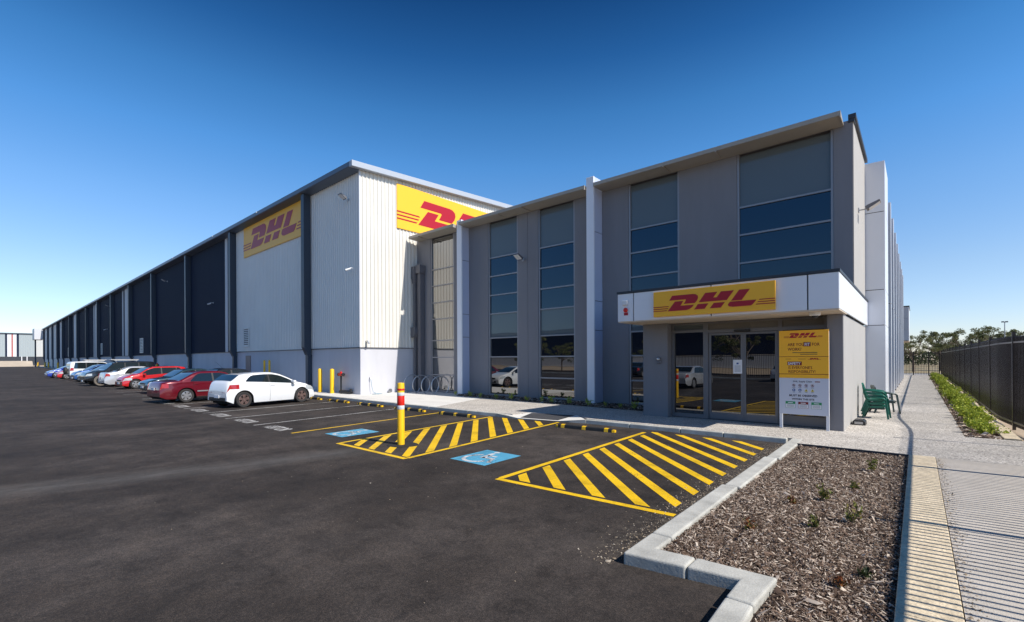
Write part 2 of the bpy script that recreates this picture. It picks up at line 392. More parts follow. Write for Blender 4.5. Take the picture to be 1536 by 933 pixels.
# ------------------------------------------------------------------ mesh helpers
class MB:
    def __init__(s): s.v = []; s.f = []; s.m = []
    def add(s, v, f, mi=0):
        o = len(s.v); s.v += [tuple(p) for p in v]; s.f += [tuple(i + o for i in q) for q in f]; s.m += [mi] * len(f); return s
    def box(s, x0, x1, y0, y1, z0, z1, mi=0):
        if x0 > x1: x0, x1 = x1, x0
        if y0 > y1: y0, y1 = y1, y0
        if z0 > z1: z0, z1 = z1, z0
        v = [(x0, y0, z0), (x1, y0, z0), (x1, y1, z0), (x0, y1, z0), (x0, y0, z1), (x1, y0, z1), (x1, y1, z1), (x0, y1, z1)]
        return s.add(v, [(0, 3, 2, 1), (4, 5, 6, 7), (0, 1, 5, 4), (1, 2, 6, 5), (2, 3, 7, 6), (3, 0, 4, 7)], mi)
    def prism(s, poly, a, b, fn, mi=0):
        """poly of 2-D points extruded a..b; fn(u, v, t) -> xyz"""
        n = len(poly)
        v = [fn(p[0], p[1], a) for p in poly] + [fn(p[0], p[1], b) for p in poly]
        f = [tuple(range(n))[::-1], tuple(range(n, 2 * n))] + [(i, (i + 1) % n, n + (i + 1) % n, n + i) for i in range(n)]
        return s.add(v, f, mi)
    def tube(s, pts, r, n=8, mi=0, cap=True, radii=None):
        pts = [Vector(p) for p in pts]
        up = None; rings = []
        for i, p in enumerate(pts):
            d = (pts[min(i + 1, len(pts) - 1)] - pts[max(i - 1, 0)]).normalized()
            if up is None:
                up = Vector((0, 0, 1)) if abs(d.z) < 0.9 else Vector((1, 0, 0))
            a = d.cross(up).normalized(); bb = a.cross(d).normalized(); up = bb
            rr = radii[i] if radii else r
            rings.append([p + (a * math.cos(2 * PI * k / n) + bb * math.sin(2 * PI * k / n)) * rr for k in range(n)])
        v = [q for rg in rings for q in rg]
        f = []
        for i in range(len(pts) - 1):
            for k in range(n):
                k2 = (k + 1) % n
                f.append((i * n + k, i * n + k2, (i + 1) * n + k2, (i + 1) * n + k))
        if cap:
            f.append(tuple(range(n))[::-1]); f.append(tuple((len(pts) - 1) * n + k for k in range(n)))
        return s.add(v, f, mi)
    def lathe(s, prof, c=(0, 0, 0), axis='z', n=24, mi=0, cap=True):
        v = []; f = []
        for (r, h) in prof:
            for k in range(n):
                a = 2 * PI * k / n
                p = (r * math.cos(a), r * math.sin(a), h)
                if axis == 'y': p = (p[0], p[2], p[1])
                if axis == 'x': p = (p[2], p[0], p[1])
                v.append((p[0] + c[0], p[1] + c[1], p[2] + c[2]))
        for i in range(len(prof) - 1):
            for k in range(n):
                k2 = (k + 1) % n
                f.append((i * n + k, i * n + k2, (i + 1) * n + k2, (i + 1) * n + k))
        if cap: f.append(tuple(range(n))[::-1]); f.append(tuple((len(prof) - 1) * n + k for k in range(n)))
        return s.add(v, f, mi)

def link(name, me, mat=None, parent=None, loc=None):
    o = bpy.data.objects.new(name, me)
    COL.objects.link(o)
    if parent is not None: o.parent = parent
    if loc: o.location = loc
    return o

def mesh(mb, mats, smooth=False, name='mesh'):
    me = bpy.data.meshes.new(name)
    me.from_pydata(mb.v, [], mb.f)
    if not isinstance(mats, (list, tuple)): mats = [mats]
    for m in mats: me.materials.append(m)
    if len(mats) > 1: me.polygons.foreach_set('material_index', mb.m)
    bm = bmesh.new(); bm.from_mesh(me); bmesh.ops.recalc_face_normals(bm, faces=bm.faces); bm.to_mesh(me); bm.free()
    if smooth:
        me.polygons.foreach_set('use_smooth', [True] * len(me.polygons))
    me.update()
    return me

def obj(name, mb, mats, parent=None, smooth=False, bevel=0, loc=None, smooth_angle=None, seg=2):
    me = mesh(mb, mats, smooth, name)
    if smooth_angle:
        me.polygons.foreach_set('use_smooth', [True] * len(me.polygons))
        me.set_sharp_from_angle(angle=R(smooth_angle))
    o = link(name, me, None, parent, loc)
    if bevel:
        b = o.modifiers.new('bevel', 'BEVEL'); b.width = bevel; b.segments = seg; b.limit_method = 'ANGLE'; b.angle_limit = R(40)
    return o

def empty(name, loc=(0, 0, 0), rz=0):
    o = bpy.data.objects.new(name, None)
    o.location = loc; o.rotation_euler = (0, 0, rz); o.empty_display_size = 0.3
    COL.objects.link(o); return o

def tag(o, label=None, cat=None, group=None, kind=None):
    if label: o['label'] = label
    if cat: o['category'] = cat
    if group: o['group'] = group
    if kind: o['kind'] = kind
    return o

def copy_tree(o, parent=None):
    c = o.copy(); COL.objects.link(c)
    if parent is not None: c.parent = parent
    for ch in list(o.children): copy_tree(ch, c)
    return c

def B(name, box, mat, parent=None, bevel=0, **k):
    return obj(name, MB().box(*box), mat, parent, bevel=bevel, **k)

def np_mesh(name, V, F, mat, smooth=False):
    """V (n,3), F (m,k) numpy arrays"""
    me = bpy.data.meshes.new(name)
    m, k = F.shape
    me.vertices.add(len(V)); me.vertices.foreach_set('co', V.astype(np.float32).ravel())
    me.loops.add(m * k); me.loops.foreach_set('vertex_index', F.astype(np.int32).ravel())
    me.polygons.add(m); me.polygons.foreach_set('loop_start', np.arange(0, m * k, k, dtype=np.int32))
    me.polygons.foreach_set('loop_total', np.full(m, k, dtype=np.int32))
    if smooth: me.polygons.foreach_set('use_smooth', np.ones(m, dtype=bool))
    me.update(calc_edges=True); me.validate()
    me.materials.append(mat)
    return me

def leaves(centres, size, aspect=2.0, rng=RNG, upbias=0.0, jitter=0.4):
    """small 2-triangle bent leaves; returns V, F(quads)"""
    n = len(centres)
    d = rng.normal(size=(n, 3)); d[:, 2] += upbias
    d /= np.linalg.norm(d, axis=1)[:, None]
    t = rng.normal(size=(n, 3)); s = np.cross(d, t); s /= np.linalg.norm(s, axis=1)[:, None]
    L = size * (1 + jitter * rng.uniform(-1, 1, n))[:, None]
    W = L / aspect
    nrm = np.cross(d, s)
    p0 = centres - d * L * 0.5
    p1 = centres + s * W * 0.5 + nrm * L * 0.06
    p2 = centres + d * L * 0.5
    p3 = centres - s * W * 0.5 + nrm * L * 0.06
    V = np.stack([p0, p1, p2, p3], 1).reshape(-1, 3)
    F = np.arange(n * 4).reshape(n, 4)
    return V, F

def clip_poly(poly, a, b, keep_left=True):
    """clip polygon by line a->b keeping the left side"""
    out = []
    def side(p): 
        s = (b[0] - a[0]) * (p[1] - a[1]) - (b[1] - a[1]) * (p[0] - a[0])
        return s if keep_left else -s
    n = len(poly)
    for i in range(n):
        p, q = poly[i], poly[(i + 1) % n]
        sp, sq = side(p), side(q)
        if sp >= 0: out.append(p)
        if (sp > 0 and sq < 0) or (sp < 0 and sq > 0):
            t = sp / (sp - sq); out.append((p[0] + t * (q[0] - p[0]), p[1] + t * (q[1] - p[1])))
    return out

def text_mesh(body, size, mat, extrude=0.001, name='lettering', align='LEFT', xscale=1.0, bold=0.0):
    cu = bpy.data.curves.new(name, 'FONT')
    cu.body = body; cu.size = size; cu.extrude = extrude; cu.align_x = align; cu.offset = bold
    cu.resolution_u = 2
    o = bpy.data.objects.new('tmp', cu); COL.objects.link(o)
    dg = bpy.context.evaluated_depsgraph_get()
    dg.update()
    me = bpy.data.meshes.new_from_object(o.evaluated_get(dg))
    COL.objects.unlink(o); bpy.data.objects.remove(o)
    if xscale != 1.0:
        for v in me.vertices: v.co.x *= xscale
    me.materials.clear(); me.materials.append(mat)
    return me

ASZ = -0.12       # asphalt level; the footpaths are the zero level

# ------------------------------------------------------------------ ground
def sheet(name, poly, z, mat, kind='structure', parent=None, thick=0.0):
    mb = MB()
    if thick:
        mb.prism(poly, z - thick, z, lambda u, v, t: (u, v, t))
    else:
        mb.add([(p[0], p[1], z) for p in poly], [tuple(range(len(poly)))])
    o = obj(name, mb, mat, parent)
    if kind: o['kind'] = kind
    return o

sheet('ground', [(-4000, -4000), (4000, -4000), (4000, 4000), (-4000, 4000)], -0.16, M['sand'])
asphalt = sheet('asphalt', [(-243, -34), (0.2, -34), (0.2, 4.6), (-1.0, 13.0), (-8, 13.0), (-243, 13.8)], ASZ, M['asphalt'])
# back line of the kerb front face, as surveyed
KF = [(-243, 13.0), (-60, 12.75), (-25.4, 12.45), (-13.1, 12.35), (-11.6, 12.40), (-10.6, 12.40), (-8.95, 12.72), (-8.0, 12.92), (-2.62, 13.0)]
def kerb_y(x):
    for (a, b) in zip(KF, KF[1:]):
        if a[0] <= x <= b[0]:
            t = (x - a[0]) / (b[0] - a[0]); return a[1] + t * (b[1] - a[1])
    return KF[-1][1]
KW = 0.17
# apron of smooth concrete at the left, exposed aggregate from there to the right
sheet('apron', [(-243, 13.0 + KW), (-60, 12.75 + KW), (-25.4, 12.45 + KW), (-15.2, 12.37 + KW), (-17.2, 18.2), (-23.8, 18.2), (-23.8, 14.2), (-243, 14.2)], 0.0, M['concrete'], thick=0.10)
ag = [(-15.2 + 0.004, 12.37 + KW), (-13.1, 12.35 + KW), (-11.6, 12.4 + KW), (-11.0, 12.42 + KW), (-10.75, 13.35), (-9.0, 13.75), (-8.2, 12.98 + KW), (-2.3, 13.0 + KW), (-2.3, 12.45), (0.27, 12.45),
      (2.6, 12.45), (2.6, 16.1), (0.88, 16.1), (0.88, 66.8), (-1.5, 66.8), (-1.5, 18.2), (-17.2 + 0.004, 18.2)]
sheet('footpath', ag, 0.0, M['aggregate'], thick=0.10)
# control joints of the long path are real gaps between slabs near the camera
sheet('path', [(0.27, 12.44), (0.27, -6), (2.6, -6), (2.6, 12.44)], 0.0, M['path'], thick=0.10)
# kerb ramp
rp = MB()
rp.add([(-11.55, 12.58, 0.001), (-10.62, 12.40, ASZ + 0.03), (-9.05, 12.64, ASZ + 0.03), (-8.15, 12.94, 0.001), (-9.0, 13.75, 0.003), (-10.75, 13.35, 0.003)], [(0, 1, 5), (1, 2, 4, 5), (2, 3, 4)])
ramp = obj('kerb_ramp', rp, M['concrete']); tag(ramp, kind='structure')
rs = MB(); rs.add([(-10.55, 12.50, ASZ + 0.045), (-9.1, 12.72, ASZ + 0.045), (-9.04, 13.68, 0.006), (-10.68, 13.30, 0.006)], [(0, 1, 2, 3)])
obj('ramp_surface', rs, M['ramp'], ramp)

# kerbs as separate cast blocks with open joints
def kerb_block(parent, a, b, width, z0=ASZ - 0.03, z1=0.004, gap=0.006):
    a = Vector((a[0], a[1])); b = Vector((b[0], b[1])); d = (b - a).normalized(); nrm = Vector((-d.y, d.x))
    a2 = a + d * gap; b2 = b - d * gap
    mb = MB()
    pts = [a2, b2, b2 + nrm * width, a2 + nrm * width]
    mb.prism([(p.x, p.y) for p in pts], z0, z1, lambda u, v, t: (u, v, t))
    # small batter on the front
    v = mb.v
    for i in (4, 5): v[i] = (v[i][0] + nrm.x * 0.02, v[i][1] + nrm.y * 0.02, v[i][2])
    return obj('kerb_block', mb, M['kerb'], parent, bevel=0.022, seg=3)
kerb = empty('kerb'); tag(kerb, kind='structure')
pts = [(-60 - k * 12, ) for k in range(16)][::-1]
xs = [-243 + 12 * k for k in range(15)] + [-60, -55, -50, -45, -41, -37, -33.5, -30.5, -27.6, -25.4, -22.9, -20.4, -17.9, -15.5, -13.1, -11.6]
for a, b in zip(xs, xs[1:]): kerb_block(kerb, (a, kerb_y(a)), (b, kerb_y(b)), KW)
xs = [-8.12, -6.6, -5.05, -3.9, -2.42]
for a, b in zip(xs, xs[1:]): kerb_block(kerb, (a, kerb_y(a)), (b, kerb_y(b)), KW)
# low flush strip across the ramp mouth
for a, b in ((-11.6, -10.6), (-10.6, -8.95), (-8.95, -8.12)):
    z = {-11.6: (0.0, ASZ + .03), -10.6: (ASZ + .03, ASZ + .03), -8.95: (ASZ + .03, 0.0)}[a]
    mb = MB(); ya, yb = kerb_y(a), kerb_y(b)
    mb.add([(a, ya, ASZ - .02), (b, yb, ASZ - .02), (b, yb + KW, ASZ - .02), (a, ya + KW, ASZ - .02), (a, ya, z[0]), (b, yb, z[1]), (b, yb + KW, z[1]), (a, ya + KW, z[0])],
           [(0, 3, 2, 1), (4, 5, 6, 7), (0, 1, 5, 4), (1, 2, 6, 5), (2, 3, 7, 6), (3, 0, 4, 7)])
    obj('kerb_block', mb, M['kerb'], kerb)
# kerb round the mulch bed
bk = empty('bed_kerb'); tag(bk, kind='structure')
ys = [13.0 + KW - .004, 10.4, 7.7, 5.05]
for a, b in zip(ys, ys[1:]): kerb_block(bk, (-2.30 + 0.0 , a), (-2.27, b), -0.0 + 0.22 if False else 0.22)
def mitred(parent, poly, z1=0.004):
    mb = MB().prism(poly, ASZ - 0.03, z1, lambda u, v, t: (u, v, t))
    return obj('kerb_block', mb, M['kerb'], parent, bevel=0.024, seg=3)
for o in list(bk.children): bpy.data.objects.remove(o)
for a, b in zip(ys, ys[1:]):
    mitred(bk, [(-2.30, b + .003), (-2.06, b + .003), (-2.10, a - .003), (-2.34, a - .003)])
mitred(bk, [(-2.29, 4.34), (-1.68, 4.43), (-1.68, 4.70), (-2.06, 4.66), (-2.06, 5.04), (-2.30, 5.04)])
mitred(bk, [(-1.67, 4.435), (-1.22, 4.50), (-1.22, 4.10), (-1.00, 4.10), (-0.96, 4.74), (-1.67, 4.70)])
yy = [4.09, 3.2, 2.0, 0.8, -0.4]
for a, b in zip(yy, yy[1:]):
    mitred(bk, [(-1.22, a - .003), (-1.20, b + .003), (-0.97, b + .003), (-1.0, a - .003)])
# bed edge at the back (dark steel/soil edge) and soil
bed_poly = [(-2.09, 12.5), (-2.06, 4.66), (-1.66, 4.70), (-0.97, 4.73), (-1.0, 4.1), (-0.98, -1.0), (-0.14, -1.0), (-0.14, 12.45)]
sheet('mulch_bed', bed_poly, -0.075, M['soil'])
edge = MB().box(-2.1, 0.0, 12.40, 12.445, -0.1, 0.006)
tag(obj('bed_edging', edge, M['dark_trim']), kind='structure')
# limestone blocks between the bed and the path
lm = empty('limestone_edging'); tag(lm, kind='structure')
ly = [12.44, 11.0, 9.6, 8.2, 6.8, 5.75, 4.7, 3.6, 2.5, 1.4, 0.3, -0.8]
for a, b in zip(ly, ly[1:]):
    obj('limestone_block', MB().box(-0.14, 0.262, b + .003, a - .003, -0.2, 0.008), M['limestone'], lm, bevel=0.008)
# planting bed by the fence, its low limestone retaining wall
sheet('planting_bed', [(0.886, 16.12), (1.56, 16.12), (1.56, 66.5), (0.886, 66.5)], -0.03, M['soil'])
fe = empty('fence_edging'); tag(fe, kind='structure')
y = 16.12
while y < 66:
    obj('limestone_block', MB().box(1.565, 1.86, y + .004, y + 1.996, -0.2, 0.03), M['limestone'], fe, bevel=0.01)
    y += 2.0
sheet('sand_strip', [(1.8, 12.5), (40, 12.5), (40, 66), (1.8, 66)], -0.06, M['sand'])
# facade garden strip
sheet('garden_strip', [(-19.0, 17.0), (-14.0, 16.75), (-10.9, 16.55), (-7.2, 16.3), (-7.2, 18.08), (-19.0, 18.08)], 0.012, M['soil'])

# ------------------------------------------------------------------ painted markings (parts of the asphalt)
Z1 = ASZ + 0.004
def mark(name, poly, mat, z=Z1):
    mb = MB().add([(p[0], p[1], z) for p in poly], [tuple(range(len(poly)))])
    return obj(name, mb, mat, asphalt)
def line(name, a, b, wd, mat, z=Z1):
    a = Vector(a); b = Vector(b); d = (b - a).normalized(); n = Vector((-d.y, d.x)) * wd * .5
    return mark(name, [a - n, b - n, b + n, a + n], mat, z)
YP, WP = M['yellow_paint'], M['white_paint']
# shared zone beside the mulch bed
A0, A1, A2 = (-5.60, 5.98), (-2.46, 6.12), (-5.86, 12.42)
line('border_line', A0, A1, 0.12, YP); line('border_line', (A0[0] + .03, A0[1] + .07), A2, 0.12, YP)
for k in range(12):
    c = 0.93 + 0.735 * k
    p = [(-7, c + 7), (-7, c + .24 + 7), (-1, c + .24 + 1), (-1, c + 1)]
    p = clip_poly(p, (A0[0] + .15, A0[1] + .13), (A2[0] + .15, A2[1]), False)
    p = clip_poly(p, (A0[0], A0[1] + .13), (A1[0], A1[1] + .13), True)
    p = clip_poly(p, (-2.50, 6), (-2.78, 12.6), True) if False else clip_poly(p, (-2.48, 0), (-2.70, 13), True)
    p = clip_poly(p, (0, 12.60), (-9, 12.60), True)
    if len(p) > 2: mark('hatch_stripe', p, YP)
# shared zone with the bollard
B0, B1, B2, B3 = (-11.06, 5.92), (-8.20, 5.92), (-11.74, 12.24), (-8.95, 12.55)
line('border_line', B0, B1, 0.12, YP); line('border_line', (B0[0] + .02, B0[1] + .07), B2, 0.11, YP); line('border_line', (B1[0] - .02, B1[1] + .07), B3, 0.11, YP)
for c in (-4.46, -3.80, -3.12, -2.46, -1.80, -1.10, -0.39, 0.32, 1.04, 1.80, 2.54):
    p = [(-14, c + 14), (-14, c + .25 + 14), (-6, c + .25 + 6), (-6, c + 6)]
    p = clip_poly(p, (B0[0] + .12, B0[1] + .1), (B2[0] + .12, B2[1]), False)
    p = clip_poly(p, (B1[0] - .12, B1[1] + .1), (B3[0] - .12, B3[1]), True)
    p = clip_poly(p, (-12, 6.04), (-8, 6.04), True)
    p = clip_poly(p, (-8, 12.44), (-12, 12.22), True)
    if len(p) > 2: mark('hatch_stripe', p, YP)
# black patch where the bollard was set
mark('patch', [(-9.62 + .42 * math.cos(a) * (1 + .1 * math.sin(3 * a)), 6.85 + .36 * math.sin(a)) for a in [k * PI / 10 for k in range(20)]], pm('new asphalt', (0.018, 0.017, 0.017), 0.9, var=.3, vscale=20), Z1 + .003)
line('bay_line', (-13.59, 5.86), (-14.22, 11.9), 0.10, YP)
bx = [-16.20 - 2.64 * k for k in range(26)]
for i, x in enumerate(bx):
    line('bay_line', (x, 5.78), (x - 0.62, 11.9), 0.085, WP)
# white word on each visitor bay
vis = text_mesh('VISITOR', 0.62, WP, 0.0, 'bay_word', 'CENTER', 0.62, bold=0.012)
for i in range(6):
    x = -14.98 - 2.64 * i
    o = link('bay_word', vis, None, asphalt, (x, 5.82, Z1))
# accessible parking symbols
def symbol(x0, y0, x1, y1):
    g = mark('symbol_field', [(x0 - .0, y0), (x1, y0), (x1 - .04, y1), (x0 - .04, y1)], M['blue_paint'])
    sx, sy = (x1 - x0), (y1 - y0)
    T = lambda u, v: (x0 + (.5 + (u - .48) * 1.22) * sx - .04 * v, y0 + (.5 + (v - .49) * 1.12) * sy, Z1 + .003)
    mb = MB()
    def strip(pts, wd):
        for a, b in zip(pts, pts[1:]):
            a = Vector(a); b = Vector(b); d = (b - a).normalized(); n = Vector((-d.y, d.x)) * wd / 2; e = d * wd * .15
            mb.add([T(*(a - n - e)), T(*(b - n + e)), T(*(b + n + e)), T(*(a + n - e))], [(0, 1, 2, 3)])
    # wheel arc
    arc = [(0.43 + .25 * math.cos(t), 0.36 + .25 * math.sin(t)) for t in [R(115 + k * 15) for k in range(16)]]
    n_ = len(arc)
    o1 = [(0.43 + .285 * math.cos(t), 0.36 + .285 * math.sin(t)) for t in [R(115 + k * 15) for k in range(16)]]
    i1 = [(0.43 + .215 * math.cos(t), 0.36 + .215 * math.sin(t)) for t in [R(115 + k * 15) for k in range(16)]]
    mb.add([T(*p) for p in o1] + [T(*p) for p in i1], [(i, i + 1, n_ + i + 1, n_ + i) for i in range(n_ - 1)])
    mb2 = MB(); mb, keep = mb, mb
    strip([(0.40, 0.76), (0.45, 0.42)], 0.085)
    strip([(0.425, 0.60), (0.62, 0.60)], 0.06)
    mb.add([T(.43, .42), T(.66, .42), T(.76, .20), T(.84, .23), T(.82, .28), T(.79, .27), T(.70, .49), T(.43, .49)], [tuple(range(8))])
    mb.add([T(.39 + .055 * math.cos(k * PI / 6), .86 + .055 * math.sin(k * PI / 6)) for k in range(12)], [tuple(range(12))])
    obj('wheelchair_symbol', mb, M['icon_paint'], g)
symbol(-7.49, 6.54, -6.46, 7.72)
symbol(-12.76, 6.44, -11.80, 7.64)

# ------------------------------------------------------------------ DHL lettering (normalised to a sign face 0..1 x 0..1)
LOGO = [
 [(0.178, .79), (.362, .79), (.385, .772), (.402, .72), (.407, .64), (.399, .54), (.378, .437), (.282, .437), (.298, .55), (.302, .582), (.298, .608), (.151, .608)],
 [(.203, .556), (.279, .556), (.252, .378), (.372, .378), (.351, .275), (.33, .22), (.303, .19), (.136, .19)],
 [(.467, .785), (.566, .785), (.533, .585), (.562, .585), (.596, .785), (.697, .785), (.641, .45), (.412, .45)],
 [(.405, .385), (.494, .385), (.461, .19), (.372, .19)],
 [(.538, .385), (.627, .385), (.593, .19), (.504, .19)],
 [(.738, .785), (.819, .785), (.756, .41), (.675, .41)],
 [(.668, .382), (.867, .382), (.840, .235), (.825, .19), (.688, .185), (.66, .21), (.650, .26), (.652, .30)],
]
BARS = [[(0.0, .365), (.148, .365), (.141, .395), (0.0, .395)], [(0, .285), (.136, .285), (.143, .315), (0, .315)], [(0, .205), (.124, .205), (.13, .235), (0, .235)],
        [(.884, .365), (1, .365), (1, .395), (.889, .395)], [(.872, .285), (1, .285), (1, .315), (.877, .315)], [(.860, .205), (1, .205), (1, .235), (.865, .235)]]
def logo(parent, fn, t=0.01, wd=1, ht=1, bars=True):
    """fn(u, v, depth) -> xyz with u,v in face units"""
    for k, p in enumerate(LOGO + (BARS if bars else [])):
        mb = MB().prism([(q[0], q[1]) for q in p], 0.0, t, lambda u, v, s: fn(u, v, s))
        obj('letter_piece' if k < 7 else 'speed_line', mb, M['sign_red'], parent)
def big_sign(name, origin, du, L, H, out, label):
    """du = unit vector of reading direction, out = outward normal"""
    o = Vector(origin); du = Vector(du); out = Vector(out)
    root = empty(name, origin)
    tag(root, label, 'sign')
    def fn(u, v, s):
        p = du * (u * L) + Vector((0, 0, v * H)) + out * (0.10 + s); return (p.x, p.y, p.z)
    mb = MB().prism([(0, 0), (1, 0), (1, 1), (0, 1)], -0.06, -0.002, lambda u, v, s: fn(u, v, s))
    obj('sign_panel', mb, M['sign_yellow'], root, bevel=0.006)
    logo(root, fn, 0.012)
    return root

# ------------------------------------------------------------------ floodlights and cameras
def floodlight(loc, direction, label, scale=1.0):
    """LED flood on a bracket; direction = outward horizontal unit vector"""
    root = empty('floodlight', loc, math.atan2(direction[1], direction[0]))
    root.scale = (scale,) * 3
    tag(root, label, 'floodlight', 'floodlights fixed to the building walls')
    obj('wall_bracket', MB().box(0, 0.03, -.07, .07, -.07, .07).tube([(0.02, 0, 0), (0.22, 0, 0.0), (0.30, 0, 0.02)], 0.022), M['alu'], root)
    h = MB()
    t = lambda u, v, s: (0.22 + u * math.cos(R(28)) - v * math.sin(R(28)), s, 0.0 + u * math.sin(R(28)) + v * math.cos(R(28)))
    h.prism([(0, -.05), (.42, -.03), (.42, .03), (.08, .07), (0, .06)], -.17, .17, t)
    obj('lamp_housing', h, M['pipe_grey'], root, bevel=.008)
    f = MB()
    for a, b in ((-.15, -.01), (.01, .15)):
        f.prism([(.06, -.062), (.40, -.042), (.40, -.034), (.06, -.052)], a, b, t)
    obj('lamp_lens', f, M['lamp_face'], root)
    return root
def cctv(loc, direction, label):
    root = empty('security_camera', loc, math.atan2(direction[1], direction[0]))
    tag(root, label, 'security camera', 'cameras fixed to the building walls')
    obj('mount', MB().lathe([(.06, 0), (.06, .02), (.02, .03), (.02, .22)], axis='x', n=12), M['white_plastic'], root, smooth_angle=40)
    obj('camera_body', MB().tube([(.20, .02, -.05), (.46, -.10, -.16)], .06, 12), M['white_plastic'], root, smooth_angle=40)
    obj('camera_lens', MB().tube([(.461, -.1005, -.1604), (.475, -.107, -.166)], .05, 12), M['plastic_black'], root, smooth_angle=40)
    return root

# ------------------------------------------------------------------ warehouse
XC, YW = -23.8, 14.12
XE = -226.0
PL = 2.70
EV = 12.95
wh = empty('warehouse', (0, 0, 0))
tag(wh, 'long warehouse with ribbed navy, grey and cream cladding and a row of dark downpipes', 'warehouse')
def ribbed(a, b, z0, z1, fn, pitch=0.25, depth=0.04, ztop=None):
    """sheet with trapezoid ribs; fn(u, d, z) -> xyz, d outward"""
    mb = MB(); n = max(1, int(round((b - a) / pitch))); pz = (b - a) / n
    prof = []
    for i in range(n):
        u = a + i * pz
        prof += [(u, 0), (u + pz * .62, 0), (u + pz * .70, depth), (u + pz * .92, depth)]
    prof.append((b, 0))
    v = []; f = []
    for (u, d) in prof:
        zt = ztop(u) if ztop else z1
        v += [fn(u, d, z0), fn(u, d, zt)]
    for i in range(len(prof) - 1):
        f.append((2 * i, 2 * i + 2, 2 * i + 3, 2 * i + 1))
    mb.add(v, f); return mb
front = lambda u, d, z: (u, YW - d, z)
segs = [(-29.9, -23.8, 'clad_grey'), (-43.5, -29.9, 'clad_grey'), (-44.75, -43.5, 'clad_grey'), (-45.25, -44.75, 'clad_navy'), (-45.95, -45.25, 'flash_white'), (-56.2, -45.95, 'clad_navy'),
        (-70.5, -56.2, 'clad_navy'), (-84, -70.5, 'clad_navy'), (-87.4, -84, 'clad_navy'), (-89.6, -87.4, 'flash_white'), (-90.6, -89.6, 'clad_navy'), (-91.5, -90.6, 'flash_white'), (-98, -91.5, 'clad_navy'),
        (-111.5, -98, 'clad_navy'), (-115, -111.5, 'clad_navy'), (-117.3, -115, 'flash_white'), (-118, -117.3, 'clad_navy'), (-119.2, -118, 'flash_white'), (-125.5, -119.2, 'clad_navy'), (-139, -125.5, 'clad_navy'),
        (-144.5, -139, 'clad_navy'), (-148.4, -144.5, 'flash_white'), (-153, -148.4, 'clad_navy'), (-167, -153, 'clad_navy'), (-172.8, -167, 'clad_navy'), (-177.5, -172.8, 'flash_white'), (-181, -177.5, 'clad_navy'), (-186, -181, 'clad_navy'),
        (-195, -186, 'clad_grey'), (-209, -195, 'clad_grey'), (-226, -209, 'clad_grey')]
for a, b, m in segs:
    if a > -60 and b - a > 5: # near bays: individual sheets
        n = int((b - a) / 1.0); s = (b - a) / n
        for i in range(n):
            obj('cladding_sheet', ribbed(a + i * s, a + (i + 1) * s, PL, EV - .3, front), M[m], wh)
    else:
        obj('cladding_sheet', ribbed(a, b, PL if b > -186 else 0.3, EV - .3, front), M[m], wh)
# plinth panels
px_ = -23.8
for b in [-29.7, -36.5, -43.2, -49.8, -56.2, -63.3, -70.5, -77, -84, -91, -98, -104.7, -111.5, -118.5, -125.5, -132, -139, -146, -153, -160, -167, -174, -181, -188, -195, -202, -209, -217, -226]:
    B('plinth_panel', (b + .012, px_ - .012, YW + .02, YW + .25, -0.12, PL - .05), M['plinth'], wh); px_ = b
B('base_flashing', (XE, XC - .001, YW - .05, YW + .03, PL - .05, PL), M['pipe'], wh)
B('inner_wall', (XE, XC - .26, YW + .26, YW + .5, -0.1, EV - .35), M['dark_trim'], wh)
# short wall, facing the entrance side
SL = math.tan(R(3.25))
side = lambda u, d, z: (XC + d, u, z)
ztop = lambda u: 12.99 + (u - YW) * SL
y = YW
while y < 44:
    obj('cladding_sheet', ribbed(y, y + 1.0, PL, 0, side, 0.25, 0.05, ztop), M['clad_cream'], wh); y += 1.0
yy = [YW + .02, 19.0, 25, 31, 37, 44]
for a, b in zip(yy, yy[1:]): B('plinth_panel', (XC - .25, XC - .02, a + .01, b - .01, -0.1, PL - .05), M['plinth'], wh)
B('base_flashing', (XC - .03, XC + .05, YW - .05, 44, PL - .05, PL), M['pipe_grey'], wh)
B('corner_trim', (XC - .05, XC + .035, YW - .045, YW + .06, PL, EV - .2), M['flash_white'], wh)
# roof plane, gutter and barge
rf = MB(); xr0, xr1 = XE - .5, XC + .2
y0r, y1r = YW - .55, 44
zr0 = EV + .02
rf.add([(xr0, y0r, zr0), (xr1, y0r, zr0), (xr1, y1r, zr0 + (y1r - y0r) * SL), (xr0, y1r, zr0 + (y1r - y0r) * SL), (xr0, y0r, zr0 - .08), (xr1, y0r, zr0 - .08), (xr1, y1r, zr0 + (y1r - y0r) * SL - .08), (xr0, y1r, zr0 + (y1r - y0r) * SL - .08)],
       [(0, 1, 2, 3), (7, 6, 5, 4), (0, 4, 5, 1), (1, 5, 6, 2), (2, 6, 7, 3), (3, 7, 4, 0)])
obj('roof', rf, M['gutter'], wh)
gt = MB().prism([(YW - .06, EV - .32), (YW - .62, EV - .22), (YW - .66, EV - .18), (YW - .66, EV + .07), (YW - .60, EV + .09), (YW - .06, EV + .0)], XE - .5, XC + .045, lambda u, v, s: (s, u, v))
obj('gutter', gt, M['gutter'], wh)
bg_ = MB()
bz = lambda y: EV + .09 + (y - (YW - .66)) * SL
bg_.add([(XC + .05, YW - .66, bz(YW - .66) - .33), (XC + .36, YW - .66, bz(YW - .66) - .33), (XC + .36, YW - .66, bz(YW - .66)), (XC + .05, YW - .66, bz(YW - .66)),
         (XC + .05, 44, bz(44) - .33), (XC + .36, 44, bz(44) - .33), (XC + .36, 44, bz(44)), (XC + .05, 44, bz(44))],
        [(0, 1, 2, 3), (4, 7, 6, 5), (0, 4, 5, 1), (1, 5, 6, 2), (2, 6, 7, 3), (3, 7, 4, 0)])
